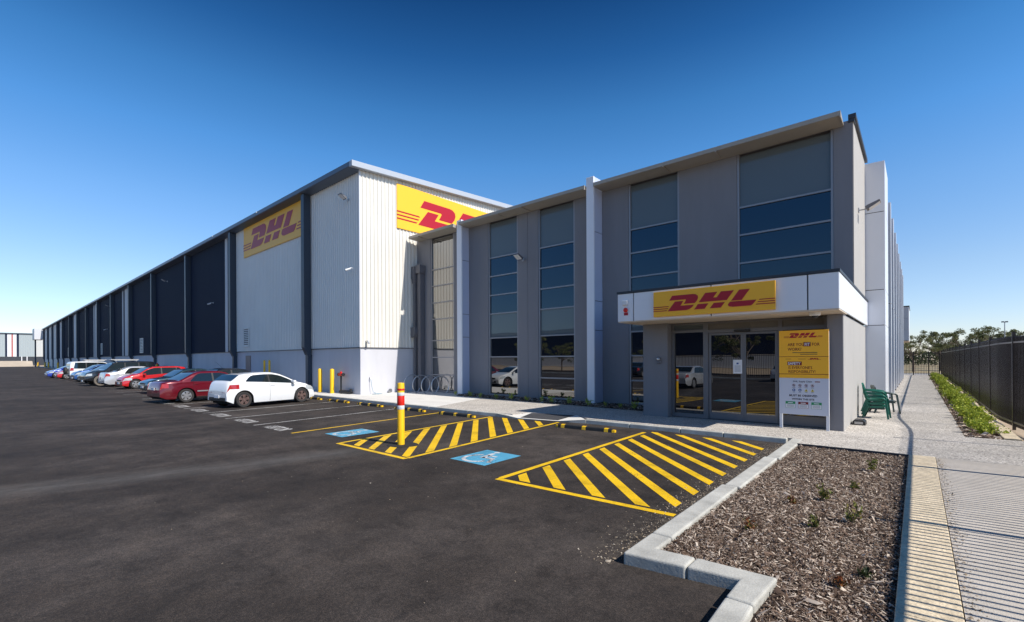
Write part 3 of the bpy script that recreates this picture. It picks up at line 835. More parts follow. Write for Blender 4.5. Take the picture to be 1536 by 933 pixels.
for v_i in range(len(bg_.v)):
    pass
barge = obj('barge_capping', bg_, pm('light steel capping', (0.42, 0.46, 0.52), 0.4), wh, bevel=.02)
# downpipes
for x in [-29.8, -43.25, -56.1, -70.6, -84, -98, -111.6, -125.5, -139.2, -153, -167.5, -181, -195, -209.5, -224]:
    mb = MB().box(x - .20, x + .20, YW - .52, YW - .06, PL + .1, EV - .3)
    mb.prism([(YW - .52, PL + .1), (YW - .06, PL + .1), (YW - .06, PL - .45), (YW - .30, PL - .40)], x - .20, x + .20, lambda u, v, s: (s, u, v))
    mb.box(x - .16, x + .16, YW - .28, YW - .0, -0.02, PL - .38)
    obj('downpipe', mb, M['pipe'], wh)
for x0, x1, z0, z1 in ((-41.35, -40.35, 3.15, 4.5), (-79.1, -77.4, 3.1, 4.9), (-110.7, -109.2, 3.2, 5.0), (-159, -157.4, 3.2, 5.2)):
    v_ = B('vent', (x0, x1, YW - .06, YW - .034, z0, z1), M['pipe'] if x0 < -60 else M['dark_trim'], wh)
    fr = MB().box(x0 - .09, x0, YW - .09, YW - .03, z0 - .09, z1 + .09).box(x1, x1 + .09, YW - .09, YW - .03, z0 - .09, z1 + .09).box(x0, x1, YW - .09, YW - .03, z1, z1 + .09).box(x0, x1, YW - .09, YW - .03, z0 - .09, z0)
    obj('vent_frame', fr, M['clad_grey'], v_)
    for k in range(9):
        z = z0 + (k + .5) * (z1 - z0) / 9
        obj('vent_slat', MB().add([(x0, YW - .062, z), (x1, YW - .062, z), (x1, YW - .085, z - .07), (x0, YW - .085, z - .07)], [(0, 1, 2, 3)]), M['clad_grey'], v_)
d_ = B('side_door', (-41.15, -40.1, YW - .012, YW + .03, 0, 2.35), pm('brown door', (.16, .13, .14), .5), wh)
B('door_handle', (-40.3, -40.2, YW - .05, YW - .013, 1.0, 1.12), M['steel'], d_)
for x in (-37, -47, -60, -74): # gutter strap clips
    B('gutter_bracket', (x, x + .12, YW - .70, YW - .66, EV - .02, EV + .06), M['flash_white'], wh)
B('end_wall', (XE, XE + .4, YW + .5, 44, -0.1, 12.6), M['clad_grey'], wh)
obj('wall_tap', MB().tube([(XC, 14.5, 3.06), (XC + .25, 14.5, 3.02), (XC + .32, 14.5, 2.9)], .06, 8), M['steel'], wh)

big_sign('wall_sign', (-41.2, YW, 10.28), (1, 0, 0), 11.15, 2.55, (0, -1, 0), 'big yellow DHL sign on the shaded long wall of the warehouse')
# the short wall is read along +Y (seen from +X, left to right)
big_sign('wall_sign', (XC, 16.58, 9.98), (0, 1, 0), 11.6, 2.70, (1, 0, 0), 'big sunlit DHL sign on the cream end wall, half hidden by the office roof')
floodlight((-24.9, YW - .03, 11.3), (0, -1), 'floodlight high on the grey wall near the cream corner of the warehouse')
floodlight((-65.0, YW - .03, 11.1), (0, -1), 'floodlight on the navy wall in the third dark bay from the DHL sign')
floodlight((-101.5, YW - .03, 11.1), (0, -1), 'farther floodlight on the navy wall, tiny above the parked cars')
floodlight((-15.0, 18.05, 7.0), (0, -1), 'floodlight on the grey pier between the two tall windows of the office')
floodlight((-1.5, 19.7, 7.0), (1, 0), 'floodlight sticking out of the right hand end wall of the office', 1.0)
cctv((-24.4, YW - .03, 7.25), (0, -1), 'white camera low on the grey wall just left of the cream corner')
cctv((-49.0, YW - .03, 7.3), (0, -1), 'white camera on the first navy bay left of the pale strips')
cctv((-104.3, YW - .03, 7.4), (0, -1), 'white camera far along the navy wall')

# ------------------------------------------------------------------ office
YF = 18.1
of = empty('office_building')
tag(of, 'two storey grey office building with tall strip windows, white fins and a boxy entrance canopy', 'office building')
W_ = M['wall_grey']
ZT = 9.32
# grey wall panels between the windows
def wall_panel(x0, x1, z0=-0.1, z1=9.50):
    B('wall_panel', (x0 + .008, x1 - .008, YF, YF + .22, z0, z1), W_, of, bevel=.006)
piers = [(-23.8, -22.42), (-20.32, -19.4), (-19.05, -17.52), (-15.42, -14.76), (-14.76, -14.08), (-11.95, -10.85), (-10.5, -9.22), (-7.05, -4.92), (-2.02, -1.5)]
for a, b in piers: wall_panel(a, b)
wins = [(-22.42, -20.32, 0), (-17.52, -15.42, 1), (-14.08, -11.95, 0), (-9.22, -7.05, 2), (-4.92, -2.02, 2)]
levels = [0.12, 1.05, 2.10, 3.12, 4.42, 5.42, 6.44, 7.44, ZT]
for (a, b, typ) in wins:
    wf = MB()
    wf.box(a, a + .07, YF + .03, YF + .16, 0.05, ZT + .08).box(b - .07, b, YF + .03, YF + .16, 0.05, ZT + .08)
    lv = [z for z in levels if not (typ == 1 and abs(z - 1.05) < .01)]
    wf.box(a + .07, b - .07, YF + .03, YF + .16, 0.05, 0.12)
    for z in lv[1:-1]: wf.box(a + .07, b - .07, YF + .035, YF + .155, z - .03, z + .03)
    fr = obj('window', wf, M['frame'], of)
    for z0, z1 in zip(lv, lv[1:]):
        sp = (abs(z0 - 3.12) < .01 or abs(z0 - 7.44) < .01)
        B('pane', (a + .07, b - .07, YF + .10, YF + .12, z0 + .028, z1 - .028), M['glass_spandrel'] if sp and a > -22 else (M['glass_clear'] if z0 < 3.1 or a < -22 else M['glass_blue']), fr)
    B('lintel', (a, b, YF + .002, YF + .22, ZT + .085, 9.50), W_, fr)
    B('sill', (a, b, YF + .01, YF + .2, -0.1, 0.045), W_, fr)
# canopy sheets along the eave
cz = [(-23.55, -22.6), (-22.59, -19.45), (-19.02, -16.1), (-16.09, -14.5), (-14.49, -10.9), (-10.46, -7.35), (-7.34, -5.4), (-5.39, -1.74)]
for a, b in cz:
    mb = MB()
    mb.prism([(YF - .005, 9.42), (YF - .005, 9.36), (17.34, 9.40), (17.30, 9.40), (17.30, 9.545), (17.33, 9.545)], a, b, lambda u, v, s: (s, u, v))
    obj('canopy_sheet', mb, M['canopy'], of)
    B('canopy_joint', (b - .03, b + .004, 17.28, YF - .006, 9.352, 9.40), M['canopy'], of)
B('roof', (-23.7, -1.55, YF + .22, 60, 9.25, 9.44), M['pipe_grey'], of)
cap = MB().box(-1.62, -1.42, YF - .06, 22.6, 9.52, 9.66).box(-1.62, -1.46, YF - .04, YF + .3, 9.42, 9.52)
obj('parapet_capping', cap, M['dark_trim'], of)
# end wall facing the path
y = YF + .225
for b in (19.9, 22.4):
    B('end_wall_panel', (-1.7, -1.5, y + .006, b - .006, 3.9, 9.52), M['wall_sunlit'], of, bevel=.005); y = b
# white fins: stacked composite panels on a dark core
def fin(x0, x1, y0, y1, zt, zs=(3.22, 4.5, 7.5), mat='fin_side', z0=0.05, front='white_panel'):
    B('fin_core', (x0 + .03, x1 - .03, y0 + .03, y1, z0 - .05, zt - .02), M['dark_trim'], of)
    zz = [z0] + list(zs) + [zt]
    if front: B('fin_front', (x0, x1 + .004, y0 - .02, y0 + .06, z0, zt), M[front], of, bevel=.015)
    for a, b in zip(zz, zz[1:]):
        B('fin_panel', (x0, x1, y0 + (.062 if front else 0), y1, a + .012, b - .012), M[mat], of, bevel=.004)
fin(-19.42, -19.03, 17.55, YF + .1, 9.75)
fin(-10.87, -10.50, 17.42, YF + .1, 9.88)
yfin = [(22.4, 24.8), (28.6, 29.0), (32.0, 32.5), (35.8, 36.2), (39.4, 39.8), (43.2, 43.6), (47, 47.4), (51, 51.4), (55, 55.4)]
for k, (a, b) in enumerate(yfin):
    fin(-1.52, -0.90 if k == 0 else -0.93, a, b, 9.42 if k == 0 else 9.4, (3.2, 4.55, 7.5) if k == 0 else (4.55,), 'pale_panel' if k == 0 else 'white_panel', front=None)
px_ = 24.8
B('end_glazing', (-1.62, -1.56, 24.8, 60, 0.3, 9.2), M['glass_blue'], of)
B('end_base', (-1.64, -1.52, 24.8, 60, -0.1, 0.29), W_, of)
B('end_fascia', (-1.64, -1.5, 24.8, 60, 9.2, 9.45), M['pale_panel'], of)
for z0_, z1_ in ((3.65, 4.75), (4.77, 5.85), (5.87, 7.0)):
    B('awning_panel', (-2.6, -0.62, 61, 67, z0_, z1_), M['pale_panel'], of)
B('awning_capping', (-2.7, -0.57, 60.9, 67.1, 7.01, 7.1), M['dark_trim'], of)
B('awning_soffit', (-2.6, -0.64, 61, 67, 3.55, 3.64), M['soffit'], of)

# rain heads and downpipes at the inside corner
mb = MB().box(-23.72, -23.40, 17.62, 17.95, 7.0, 7.75)
mb.prism([(-23.72, 7.0), (-23.40, 7.0), (-23.46, 6.7), (-23.66, 6.7)], 17.65, 17.92, lambda u, v, s: (u, s, v))
mb.box(-23.66, -23.46, 17.70, 17.90, 3.95, 6.72)
mb.prism([(-23.78, 3.98), (-23.30, 3.98), (-23.30, 3.6), (-23.44, 3.35), (-23.68, 3.35), (-23.78, 3.6)], 17.55, 18.0, lambda u, v, s: (u, s, v))
mb.box(-23.64, -23.48, 17.72, 17.88, 0, 3.38)
obj('downpipe', mb, M['pipe_grey'], of)
mb = MB().box(-23.28, -23.0, 17.75, 18.06, 0, 7.3).box(-23.36, -22.92, 17.66, 18.06, 7.3, 7.8)
obj('downpipe', mb, M['pipe_grey'], of)

B('corner_return', (-1.499, -1.492, YF + .02, YF + .225, 4.18, 9.42), M['wall_sunlit'], of)  # thin sheets carry the painted sunlit tone round the grey piers
B('corner_return', (-1.499, -1.492, 15.24, 15.73, -.1, 3.16), M['wall_sunlit'], of)
# entrance porch
YP0 = 15.22
YG = 15.58
B('porch_pier', (-7.22, -6.34, YP0, YF - .01, -0.1, 3.16), W_, of, bevel=.008)
B('porch_pier', (-1.86, -1.50, YP0, YP0 + .5, -0.1, 3.16), W_, of, bevel=.008)
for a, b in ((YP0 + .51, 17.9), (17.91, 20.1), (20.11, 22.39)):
    B('porch_side_panel', (-1.75, -1.50, a, b, -0.1, 3.16), M['wall_sunlit'], of, bevel=.004)
# fascia box: panels with open joints
FX0, FX1, FY0 = -7.43, -1.43, 13.80
B('fascia_core', (FX0 + .05, FX1 - .05, FY0 + .05, 18.0, 3.22, 4.10), M['dark_trim'], of)
B('fascia_core', (FX0 + 4.5, FX1 - .05, 18.0, 22.4, 3.22, 4.10), M['dark_trim'], of)
for a, b in ((-7.43, -6.88), (-6.86, -4.47), (-4.45, -2.10), (-2.08, -1.43)):
    B('fascia_panel', (a + .006, b - .006, FY0, FY0 + .045, 3.20, 4.09), M['white_panel'], of, bevel=.004)
for a, b in ((13.85, 18.05), (18.07, 22.5)):
    B('fascia_panel', (FX1 - .045, FX1, a, b, 3.20, 4.09), M['white_panel'], of, bevel=.004)
B('fascia_panel', (FX0, FX0 + .045, 13.85, 18.05, 3.20, 4.09), M['white_panel'], of, bevel=.004)
cp = MB().box(FX0 - .02, FX1 + .02, FY0 - .03, 18.05, 4.10, 4.17).box(-1.9, FX1 + .02, 18.05, 22.5, 4.10, 4.17)
obj('fascia_capping', cp, M['dark_trim'], of)
B('soffit', (FX0 + .01, FX1 - .01, FY0 + .02, YG, 3.165, 3.199), M['soffit'], of)
B('porch_base_shadow_gap', (-6.33, -1.87, YG - .02, YG + .3, -0.1, 0.02), M['dark_trim'], of)
# entrance glazing
gl = MB()
def fb(x0, x1, z0, z1, d=0.0): gl.box(x0, x1, YG - .06 + d, YG + .06 + d, z0, z1)
for x0, x1 in ((-6.33, -6.24), (-5.27, -5.11), (-3.10, -3.0), (-1.96, -1.87)): fb(x0, x1, 0.02, 3.15)
fb(-6.24, -5.27, 2.84, 2.92); fb(-6.24, -5.27, 0.02, 0.14); fb(-6.24, -5.27, 3.10, 3.15)
fb(-5.11, -3.10, 2.80, 2.90); fb(-5.11, -3.10, 3.10, 3.15); fb(-3.0, -1.96, 2.80, 2.90); fb(-3.0, -1.96, 3.10, 3.15); fb(-3.0, -1.96, .02, .3)
fr = obj('entrance_frame', gl, M['door_frame'], of)
B('pane', (-6.24, -5.27, YG, YG + .02, 0.14, 2.84), M['glass_dark'], fr)
B('pane', (-6.24, -5.27, YG, YG + .02, 2.92, 3.10), M['glass_spandrel'], fr)
B('pane', (-3.0, -1.96, YG, YG + .02, .3, 2.80), M['glass_dark'], fr)
tp = pm('taupe infill', (0.15, 0.14, 0.125), 0.6)
B('transom_panel', (-5.11, -3.10, YG - .02, YG + .03, 2.90, 3.10), tp, fr)
B('transom_panel', (-3.0, -1.96, YG - .02, YG + .03, 2.90, 3.10), tp, fr)
for x0, x1, dy in ((-5.10, -4.06, 0.0), (-4.06, -3.11, 0.0)):
    m_ = MB().box(x0, x0 + .07, YG - .03, YG + .03, 0.03, 2.79).box(x1 - .08, x1 - .005, YG - .03, YG + .03, 0.03, 2.79).box(x0 + .07, x1 - .08, YG - .03, YG + .03, 0.03, 0.24).box(x0 + .07, x1 - .08, YG - .03, YG + .03, 2.72, 2.79)
    dd = obj('sliding_door', m_, M['door_frame'], of)
    B('door_pane', (x0 + .07, x1 - .08, YG - .008, YG + .012, 0.24, 2.72), M['glass_dark'], dd)
B('door_sensor', (-4.30, -3.86, YG - .16, YG - .062, 2.80, 2.87), M['plastic_black'], of, bevel=.01)
# small fittings, each a thing
o = B('notice', (-4.36, -4.10, YG - .0375, YG - .034, 1.50, 1.93), M['ink_white'])
tag(o, 'white paper notice taped to the left sliding door', 'notice')
for k in range(6):
    B('text_line', (-4.32, -4.14, YG - .0395, YG - .0376, 1.56 + k * .035, 1.568 + k * .035), M['ink'], o)
B('notice_picture', (-4.26, -4.20, YG - .0395, YG - .0376, 1.79, 1.84), M['ink_blue'], o)
o = B('intercom', (-6.70, -6.56, YP0 - .06, YP0, 1.80, 2.02), M['pipe_grey'], bevel=.02); tag(o, 'grey intercom box on the pier left of the entrance', 'intercom')
obj('lens', MB().lathe([(.05, 0), (.06, .02), (.045, .05), (.01, .065)], (-6.63, YP0 - .06 - .0, 1.96), 'y', 14), M['steel'], o, smooth=True)
for v in o.children[0].data.vertices: v.co.y = 2 * (YP0 - .06) - v.co.y
o = B('siren', (-7.24, -7.06, FY0 - .07, FY0, 3.72, 3.87), M['white_plastic'], bevel=.01); tag(o, 'small square white alarm light on the left end of the porch fascia', 'alarm')
o = empty('alarm_bell', (-7.13, FY0, 3.56)); tag(o, 'round red alarm bell under the white alarm light on the porch fascia', 'alarm bell')
me = MB().lathe([(.075, -.02), (.075, -.05), (.05, -.075), (.01, -.08)], (0, 0, 0), 'y', 16)
obj('gong', me, M['red'], o, smooth_angle=40)
B('bell_plate', (-.07, .07, -.012, 0, -.17, -.08), M['sign_red'], o)
o = empty('dome_camera', (-2.0, 14.25, 3.165)); tag(o, 'white dome camera under the right end of the porch soffit', 'security camera')
obj('housing', MB().lathe([(.13, 0), (.13, -.07), (.11, -.09)], n=20), M['white_plastic'], o, smooth_angle=40)
obj('dome', MB().lathe([(.075, -.091), (.07, -.12), (.045, -.15), (.005, -.16)], n=16), M['plastic_black'], o, smooth=True)
# porch sign (box letters on a yellow panel)
sg = empty('porch_sign', (-6.155, FY0, 3.265)); tag(sg, 'yellow DHL sign on the white fascia above the entrance doors', 'sign')
B('sign_panel', (0, 3.355, -.09, -.012, 0, .765), M['sign_yellow'], sg, bevel=.006)
logo(sg, lambda u, v, s: (u * 3.355, -.091 - s, v * .765), .008)

# notice board by the doors
bd = empty('notice_board', (-2.97, 14.98, 0)); tag(bd, 'tall yellow and white safety notice board on two posts right of the doors', 'notice board')
W0 = 1.18
B('board', (0, W0, 0, .03, 1.42, 2.75), M['sign_yellow'], bd, bevel=.004)
B('board', (0, W0, 0, .03, .40, 1.419), M['sign_white'], bd, bevel=.004)
for x in (.0, W0 - .07): B('post', (x, x + .07, .031, .09, 0.0, 2.7), M['white_panel'], bd)
def bt(txt, size, x, z, mat, xs=1.0, align='LEFT', bold=0.0018):
    me = text_mesh(txt, size, mat, .0008, 'lettering', align, xs, bold)
    o_ = link('lettering', me, None, bd, (x, -.0012, z)); o_.rotation_euler = (R(90), 0, 0); return o_
def bb(x0, x1, z0, z1, mat, nm='print', d=.0): return B(nm, (x0, x1, -.003 - d, -.0006 - d, z0, z1), M[mat], bd)
lg = empty('printed_logo'); lg.parent = bd; lg.location = (.12, -.001, 2.50)
logo(lg, lambda u, v, s: (u * .92, -s, v * .22 - .0), .002)
bt('ARE YOU', .115, .215, 2.315, M['ink_red'], .84); bb(.595, .765, 2.30, 2.415, 'ink_red'); 
o_ = bt('FIT', .115, .62, 2.315, M['ink_white'], .84, bold=.002); o_.location.y = -.0045
bt('FOR', .115, .79, 2.315, M['ink_red'], .84); bt('WORK?', .115, .215, 2.185, M['ink_red'], .84)
for i, (a, b) in enumerate(((.33, .92), (.52, .92))): bb(a, b, 2.12 - i * .045, 2.135 - i * .045, 'ink')
bb(0, W0, 2.010, 2.022, 'ink_orange'); bb(0, W0, 1.522, 1.538, 'ink_orange')
bb(.16, .3, 1.945, 1.955, 'ink_orange'); bb(.47, .65, 1.945, 1.955, 'ink_orange')
lg2 = empty('printed_logo'); lg2.parent = bd; lg2.location = (.70, -.001, 1.915); logo(lg2, lambda u, v, s: (u * .3, -s, v * .08), .002)
bb(.205, .555, 1.775, 1.88, 'ink_red'); o_ = bt('SAFETY', .105, .22, 1.79, M['ink_white'], .88, bold=.002); o_.location.y = -.0045
bt("IS EVERYONE'S", .105, .225, 1.675, M['ink_orange'], .84); bt('RESPONSIBILITY!', .105, .225, 1.565, M['ink_orange'], .84)
bt('DHL Supply Chain', .062, .34, 1.305, M['ink'], .98, bold=.001); bb(.86, .98, 1.312, 1.335, 'ink_orange')
for k, c in enumerate(('ink_red', 'ink_red', 'ink_red', 'ink_orange')):
    x = .36 + k * .148
    rg = MB(); seg = 16
    o1 = [(x + .038 * math.cos(2 * PI * i / seg), 1.215 + .038 * math.sin(2 * PI * i / seg)) for i in range(seg)]
    i1 = [(x + .029 * math.cos(2 * PI * i / seg), 1.215 + .029 * math.sin(2 * PI * i / seg)) for i in range(seg)]
    rg.add([(p[0], -.002, p[1]) for p in o1 + i1], [(i, (i + 1) % seg, seg + (i + 1) % seg, seg + i) for i in range(seg)])
    rg.add([(x - .026, -.0025, 1.235), (x - .018, -.0025, 1.243), (x + .026, -.0025, 1.195), (x + .018, -.0025, 1.187)], [(0, 1, 2, 3)])
    obj('prohibition_symbol', rg, M[c], bd)
    bb(x - .012, x + .012, 1.20, 1.232, 'ink'); bb(x - .04, x + .04, 1.150, 1.158, 'ink')
    if k < 2:
        mb = MB().add([(x + .038 * math.cos(2 * PI * i / seg), -.002, 1.085 + .038 * math.sin(2 * PI * i / seg)) for i in range(seg)], [tuple(range(seg))]); obj('mandatory_symbol', mb, M['ink_blue'], bd)
        bb(x - .012, x + .012, 1.07, 1.10, 'ink_white', d=.001)
    else:
        mb = MB().add([(x - .042, -.002, 1.05), (x + .042, -.002, 1.05), (x, -.002, 1.122)], [(0, 1, 2)]); obj('warning_symbol', mb, M['ink_yellow'], bd)
        bb(x - .006, x + .006, 1.06, 1.095, 'ink', d=.001)
    bb(x - .03, x + .03, 1.022, 1.030, 'ink')
bt('MUST BE OBSERVED', .078, W0 / 2 - .01, .905, M['ink'], .96, 'CENTER', .002); bt('WITHIN THIS SITE', .066, W0 / 2 - .01, .81, M['ink'], 1.0, 'CENTER', .002)
for k, c in enumerate(('ink_green', 'ink_red', 'ink_green')):
    x = .155 + k * .31
    bb(x, x + .24, .58, .76, 'ink_green' if c == 'ink_green' else 'ink_red'); bb(x + .006, x + .234, .586, .690, 'ink_white', d=.002)
    bb(x + .06, x + .18, .715, .735, 'ink_white', d=.002)
    for q in range(3): bb(x + .03, x + .21, .61 + q * .025, .616 + q * .025, 'ink', d=.004)

# bait box and chairs by the end wall
bxo = empty('bait_box', (-1.30, 17.15, 0)); tag(bxo, 'low black plastic box with round holes on the path by the porch side wall', 'box')
obj('housing', MB().prism([(-.16, 0), (.16, 0), (.15, .10), (.10, .15), (-.10, .15), (-.15, .10)], -.25, .25, lambda u, v, s: (u, s, v)), M['plastic_black'], bxo, bevel=.01)
obj('end_cap', MB().box(-.1, .1, -.262, -.252, .03, .10), M['alu'], bxo)

def chair_parts(mat):
    root = empty('plastic_chair')
    sw, sd_ = .23, .22
    m_ = MB()
    # moulded seat with a rolled front edge
    m_.prism([(-.22, .40), (.20, .43), (.245, .425), (.26, .40), (.245, .39), (.20, .405), (-.22, .375)], -sw, sw, lambda u, v, s: (u, s, v))
    obj('seat', m_, mat, root, bevel=.008)
    bk_ = MB()
    fnb = lambda u, v, s: (-.22 - (v - .4) * .28 + s, u, v)
    bk_.prism([(-.235, .40), (-.19, .40), (-.185, .84), (-.10, .88), (.10, .88), (.185, .84), (.19, .40), (.235, .40), (.235, .86), (.12, .93), (-.12, .93), (-.235, .86)], 0, .03, fnb)
    for y_ in (-.11, -.037, .037, .11): bk_.prism([(y_ - .022, .40), (y_ + .022, .40), (y_ + .022, .885), (y_ - .022, .885)], .004, .024, fnb)
    obj('backrest', bk_, mat, root)
    for s in (-1, 1):
        obj('armrest', MB().tube([(-.30, s * .25, .70), (-.15, s * .27, .69), (.05, s * .28, .675), (.20, s * .275, .655), (.26, s * .27, .60)], .026, 8, radii=[.02, .028, .032, .03, .024]), mat, root, smooth=True)
        a_ = MB()
        for (px0, pz0, px1, pz1) in ((.25, .63, .33, 0.0),):
            a_.prism([(px0 - .035, pz0), (px0 + .03, pz0), (px1 + .02, 0), (px1 - .03, 0)], s * .25 - .006, s * .25 + .006, lambda u, v, t: (u, t + s * (.63 - v) * .05, v))
            a_.prism([(px0 - .035, pz0), (px0 - .028, pz0), (px1 - .023, 0), (px1 - .03, 0)], s * .25 - .04, s * .25, lambda u, v, t: (u, t + s * (.63 - v) * .05, v))
        obj('leg', a_, mat, root, bevel=.004)
        b_ = MB().prism([(-.25, .42), (-.16, .42), (-.34, 0), (-.39, 0)], s * .23 - .006, s * .23 + .006, lambda u, v, t: (u, t + s * (.42 - v) * .07, v))
        b_.prism([(-.172, .42), (-.16, .42), (-.34, 0), (-.35, 0)], s * .23 - .035, s * .23, lambda u, v, t: (u, t + s * (.42 - v) * .07, v))
        obj('leg', b_, mat, root, bevel=.004)
        obj('apron', MB().box(-.2, .22, s * .225 - .004, s * .225 + .004, .34, .40), mat, root)
    return root
ch = chair_parts(M['chair_green'])
lab = ['bottom green plastic armchair of the stack by the porch wall', 'middle green plastic armchair of the stack by the porch wall', 'top green plastic armchair of the stack by the porch wall']
for k in range(3):
    c = ch if k == 0 else copy_tree(ch)
    c.location = (-1.0 - .02 * k, 19.3 + .015 * k, .105 * k); c.rotation_euler = (0, 0, R(-4 + 2 * k))
    c.scale = (.98, .98, 1.0)
    tag(c, lab[k], 'chair', 'stack of green plastic chairs')
ch2 = chair_parts(M['chair_dark'])
ch2.location = (-.88, 21.3, 0); ch2.rotation_euler = (0, 0, R(18)); ch2.scale = (1.06,) * 3
tag(ch2, 'greyish green plastic armchair standing behind the stacked green ones', 'chair')

# ------------------------------------------------------------------ bollards, hydrants, racks, wheel stops
def bollard(loc, h, r, label, banded=False, cap=True):
    root = empty('bollard', loc)
    obj('post', MB().lathe([(r, -.02), (r, h - .015), (r * .93, h), (.001, h + (.012 if banded else .05))], n=28), M['yellow'], root, smooth_angle=40)
    if banded:
        for z0_, z1_, m_ in ((.88, .975, 'silver_tape'), (.977, 1.215, 'red'), (1.217, 1.295, 'silver_tape'), (1.345, 1.395, 'red')):
            obj('reflective_band', MB().lathe([(r + .002, z0_ - .0), (r + .003, z0_ + .002), (r + .003, z1_ - .002), (r + .002, z1_)], n=28), M[m_], root, smooth_angle=40)
    tag(root, label, 'bollard'); return root
bollard((-9.66, 6.84, ASZ), 1.53, .088, 'yellow bollard with a red band and silver tape standing in the hatched bay', True)
for (x, y, l) in ((-27.75, 13.72, 'left one of the two plain yellow bollards by the navy downpipe'), (-26.15, 13.66, 'right one of the two plain yellow bollards, beside the red hydrant')):
    o = bollard((x, y, 0), 1.42, .12, l); o['group'] = 'plain yellow bollards along the warehouse'
for (x, l) in ((-36.0, 'pale slim bollard seen over the roof of the white hatchback, left of the pair'), (-35.1, 'orange slim bollard seen over the roof of the white hatchback, right of the pair')):
    o = bollard((x, 13.6, 0), 1.95, .075, l); o['group'] = 'plain yellow bollards along the warehouse'
def hydrant(x, y, label, s=1.0):
    r_ = empty('hydrant', (x, y, 0)); r_.scale = (s, s, s); tag(r_, label, 'hydrant', 'fire hydrants along the warehouse wall')
    obj('riser', MB().tube([(0, 0, 0), (0, 0, 1.1)], .05, 10), M['plastic_black'], r_, smooth_angle=40)
    obj('valve', MB().tube([(-.22, 0, 1.12), (.22, 0, 1.12)], .085, 10).tube([(0, 0, 1.05), (0, 0, 1.3)], .06, 10), M['red'], r_, smooth_angle=40)
    for sx in (-.25, .25):
        obj('outlet_cap', MB().tube([(sx - .04, 0, 1.12), (sx + .04, 0, 1.12)], .10, 10), M['plastic_black'], r_, smooth_angle=40)
    obj('base_pipe', MB().tube([(-.1, 0, .12), (.9, .12, .12)], .10, 10).tube([(.9, .12, .12), (.9, .12, .3)], .08, 8), M['plastic_black'], r_, smooth_angle=40)
hydrant(-25.45, 13.85, 'black hydrant with red valve beside the yellow bollards')
for i, x in enumerate((-66.6, -172, -199, -211, -240)):
    hydrant(x, 13.4, ['red hydrant by the wall behind the red hatchback roof', 'small far hydrant by the blue car', 'far hydrant by the grey end bays', 'next far hydrant near the warehouse end', 'farthest hydrant, past the warehouse corner'][i], 1.3)
    for dx in (-.8, .8):
        o = bollard((x + dx, 13.2, 0), 1.5, .12, 'small distant yellow bollard ' + ('left' if dx < 0 else 'right') + ' of the ' + ['red hydrant behind the red hatchback roof', 'small far hydrant by the blue car', 'far hydrant by the grey end bays', 'next far hydrant near the warehouse end', 'farthest hydrant past the warehouse corner'][i]); o['group'] = 'distant yellow bollards guarding hydrants'
# hose and water cabinet on the cream wall
hs = empty('wall_tap', (XC, 14.72, .0)); tag(hs, 'grey tap with a thin hose on the sunlit base of the warehouse corner', 'tap')
obj('tap_body', MB().tube([(0, 0, .95), (.10, 0, .95), (.13, 0, .86)], .035, 8), M['steel'], hs, smooth_angle=50)
obj('hose', MB().tube([(.13, 0, .86), (.16, .02, .5), (.2, .1, .12), (.3, .3, .02), (.5, .5, .015), (.6, .1, .015), (.4, -.1, .015), (.3, .2, .03)], .014, 6), pm('blue hose', (.15, .3, .38), .5), hs, smooth=True)
o = empty('drain_cowl', (XC, 16.02, .12)); tag(o, 'small round grey pipe stub low on the sunlit plinth', 'pipe')
obj('stub', MB().lathe([(.09, 0), (.09, .1), (.13, .10), (.13, .14)], axis='x', n=14), M['steel'], o, smooth_angle=40)

lab = ['leftmost hoop', 'second hoop from the left', 'third hoop from the left', 'rightmost hoop']
for k, (x, yc) in enumerate(((-23.18, 17.28), (-22.25, 17.22), (-21.35, 17.16), (-20.38, 17.10))):
    pts = []
    rr = .56
    for i in range(31):
        a = R(-68 + i * (316 / 30.0))
        pts.append((0.10 * math.cos(a) , rr * math.cos(a) , .50 + rr * math.sin(a)))
    o = obj('bicycle_hoop', MB().tube(pts, .028, 10), M['steel'], smooth=True, loc=(x, yc, -.02))
    tag(o, 'steel bicycle hoop, ' + lab[k] + ' in the row by the office corner', 'bike rack', 'round steel bicycle hoops')

def wheel_stop(cx, cy, rz, label):
    r_ = empty('wheel_stop', (cx, cy, ASZ), rz); tag(r_, label, 'wheel stop', 'black and yellow rubber wheel stops')
    L_ = .90
    prof = [(-.075, 0), (.075, 0), (.06, .085), (.035, .105), (-.035, .105), (-.06, .085)]
    mb = MB().prism(prof, -L_, L_, lambda u, v, s: (s, u, v))
    obj('rubber_block', mb, M['rubber'], r_, bevel=.006)
    pf2 = [(-.079, .003), (.079, .003), (.0635, .0875), (.037, .1085), (-.037, .1085), (-.0635, .0875)]
    for s0 in (-.72, 0, .72):
        obj('reflector', MB().prism(pf2, s0 - .06, s0 + .06, lambda u, v, s: (s, u, v)), M['yellow'], r_)
    for s0 in (-1, 1):
        obj('end_reflector', MB().prism([(s0 * L_, -.07), (s0 * L_, .07), (s0 * (L_ + .08), .05), (s0 * (L_ + .08), -.05)], .004, .07, lambda u, v, s: (u, v, s)), M['yellow'], r_)
    return r_
wsl = ['the wheel stop nearest the entrance, between the two hatched zones', 'wheel stop in the accessible bay behind the banded bollard', 'wheel stop partly hidden behind the banded bollard', 'wheel stop of the second empty white lined bay', 'wheel stop of the empty bay next to the white hatchback', 'wheel stop half hidden by the nose of the white hatchback']
for k, (x, y) in enumerate(((-7.45, 11.78), (-12.95, 11.62), (-15.80, 11.62), (-18.85, 11.66), (-21.8, 11.7), (-24.6, 11.72))):
    wheel_stop(x, y, R(4 if k == 0 else 1), 'black and yellow ' + wsl[k].replace('the wheel stop', 'wheel stop'))

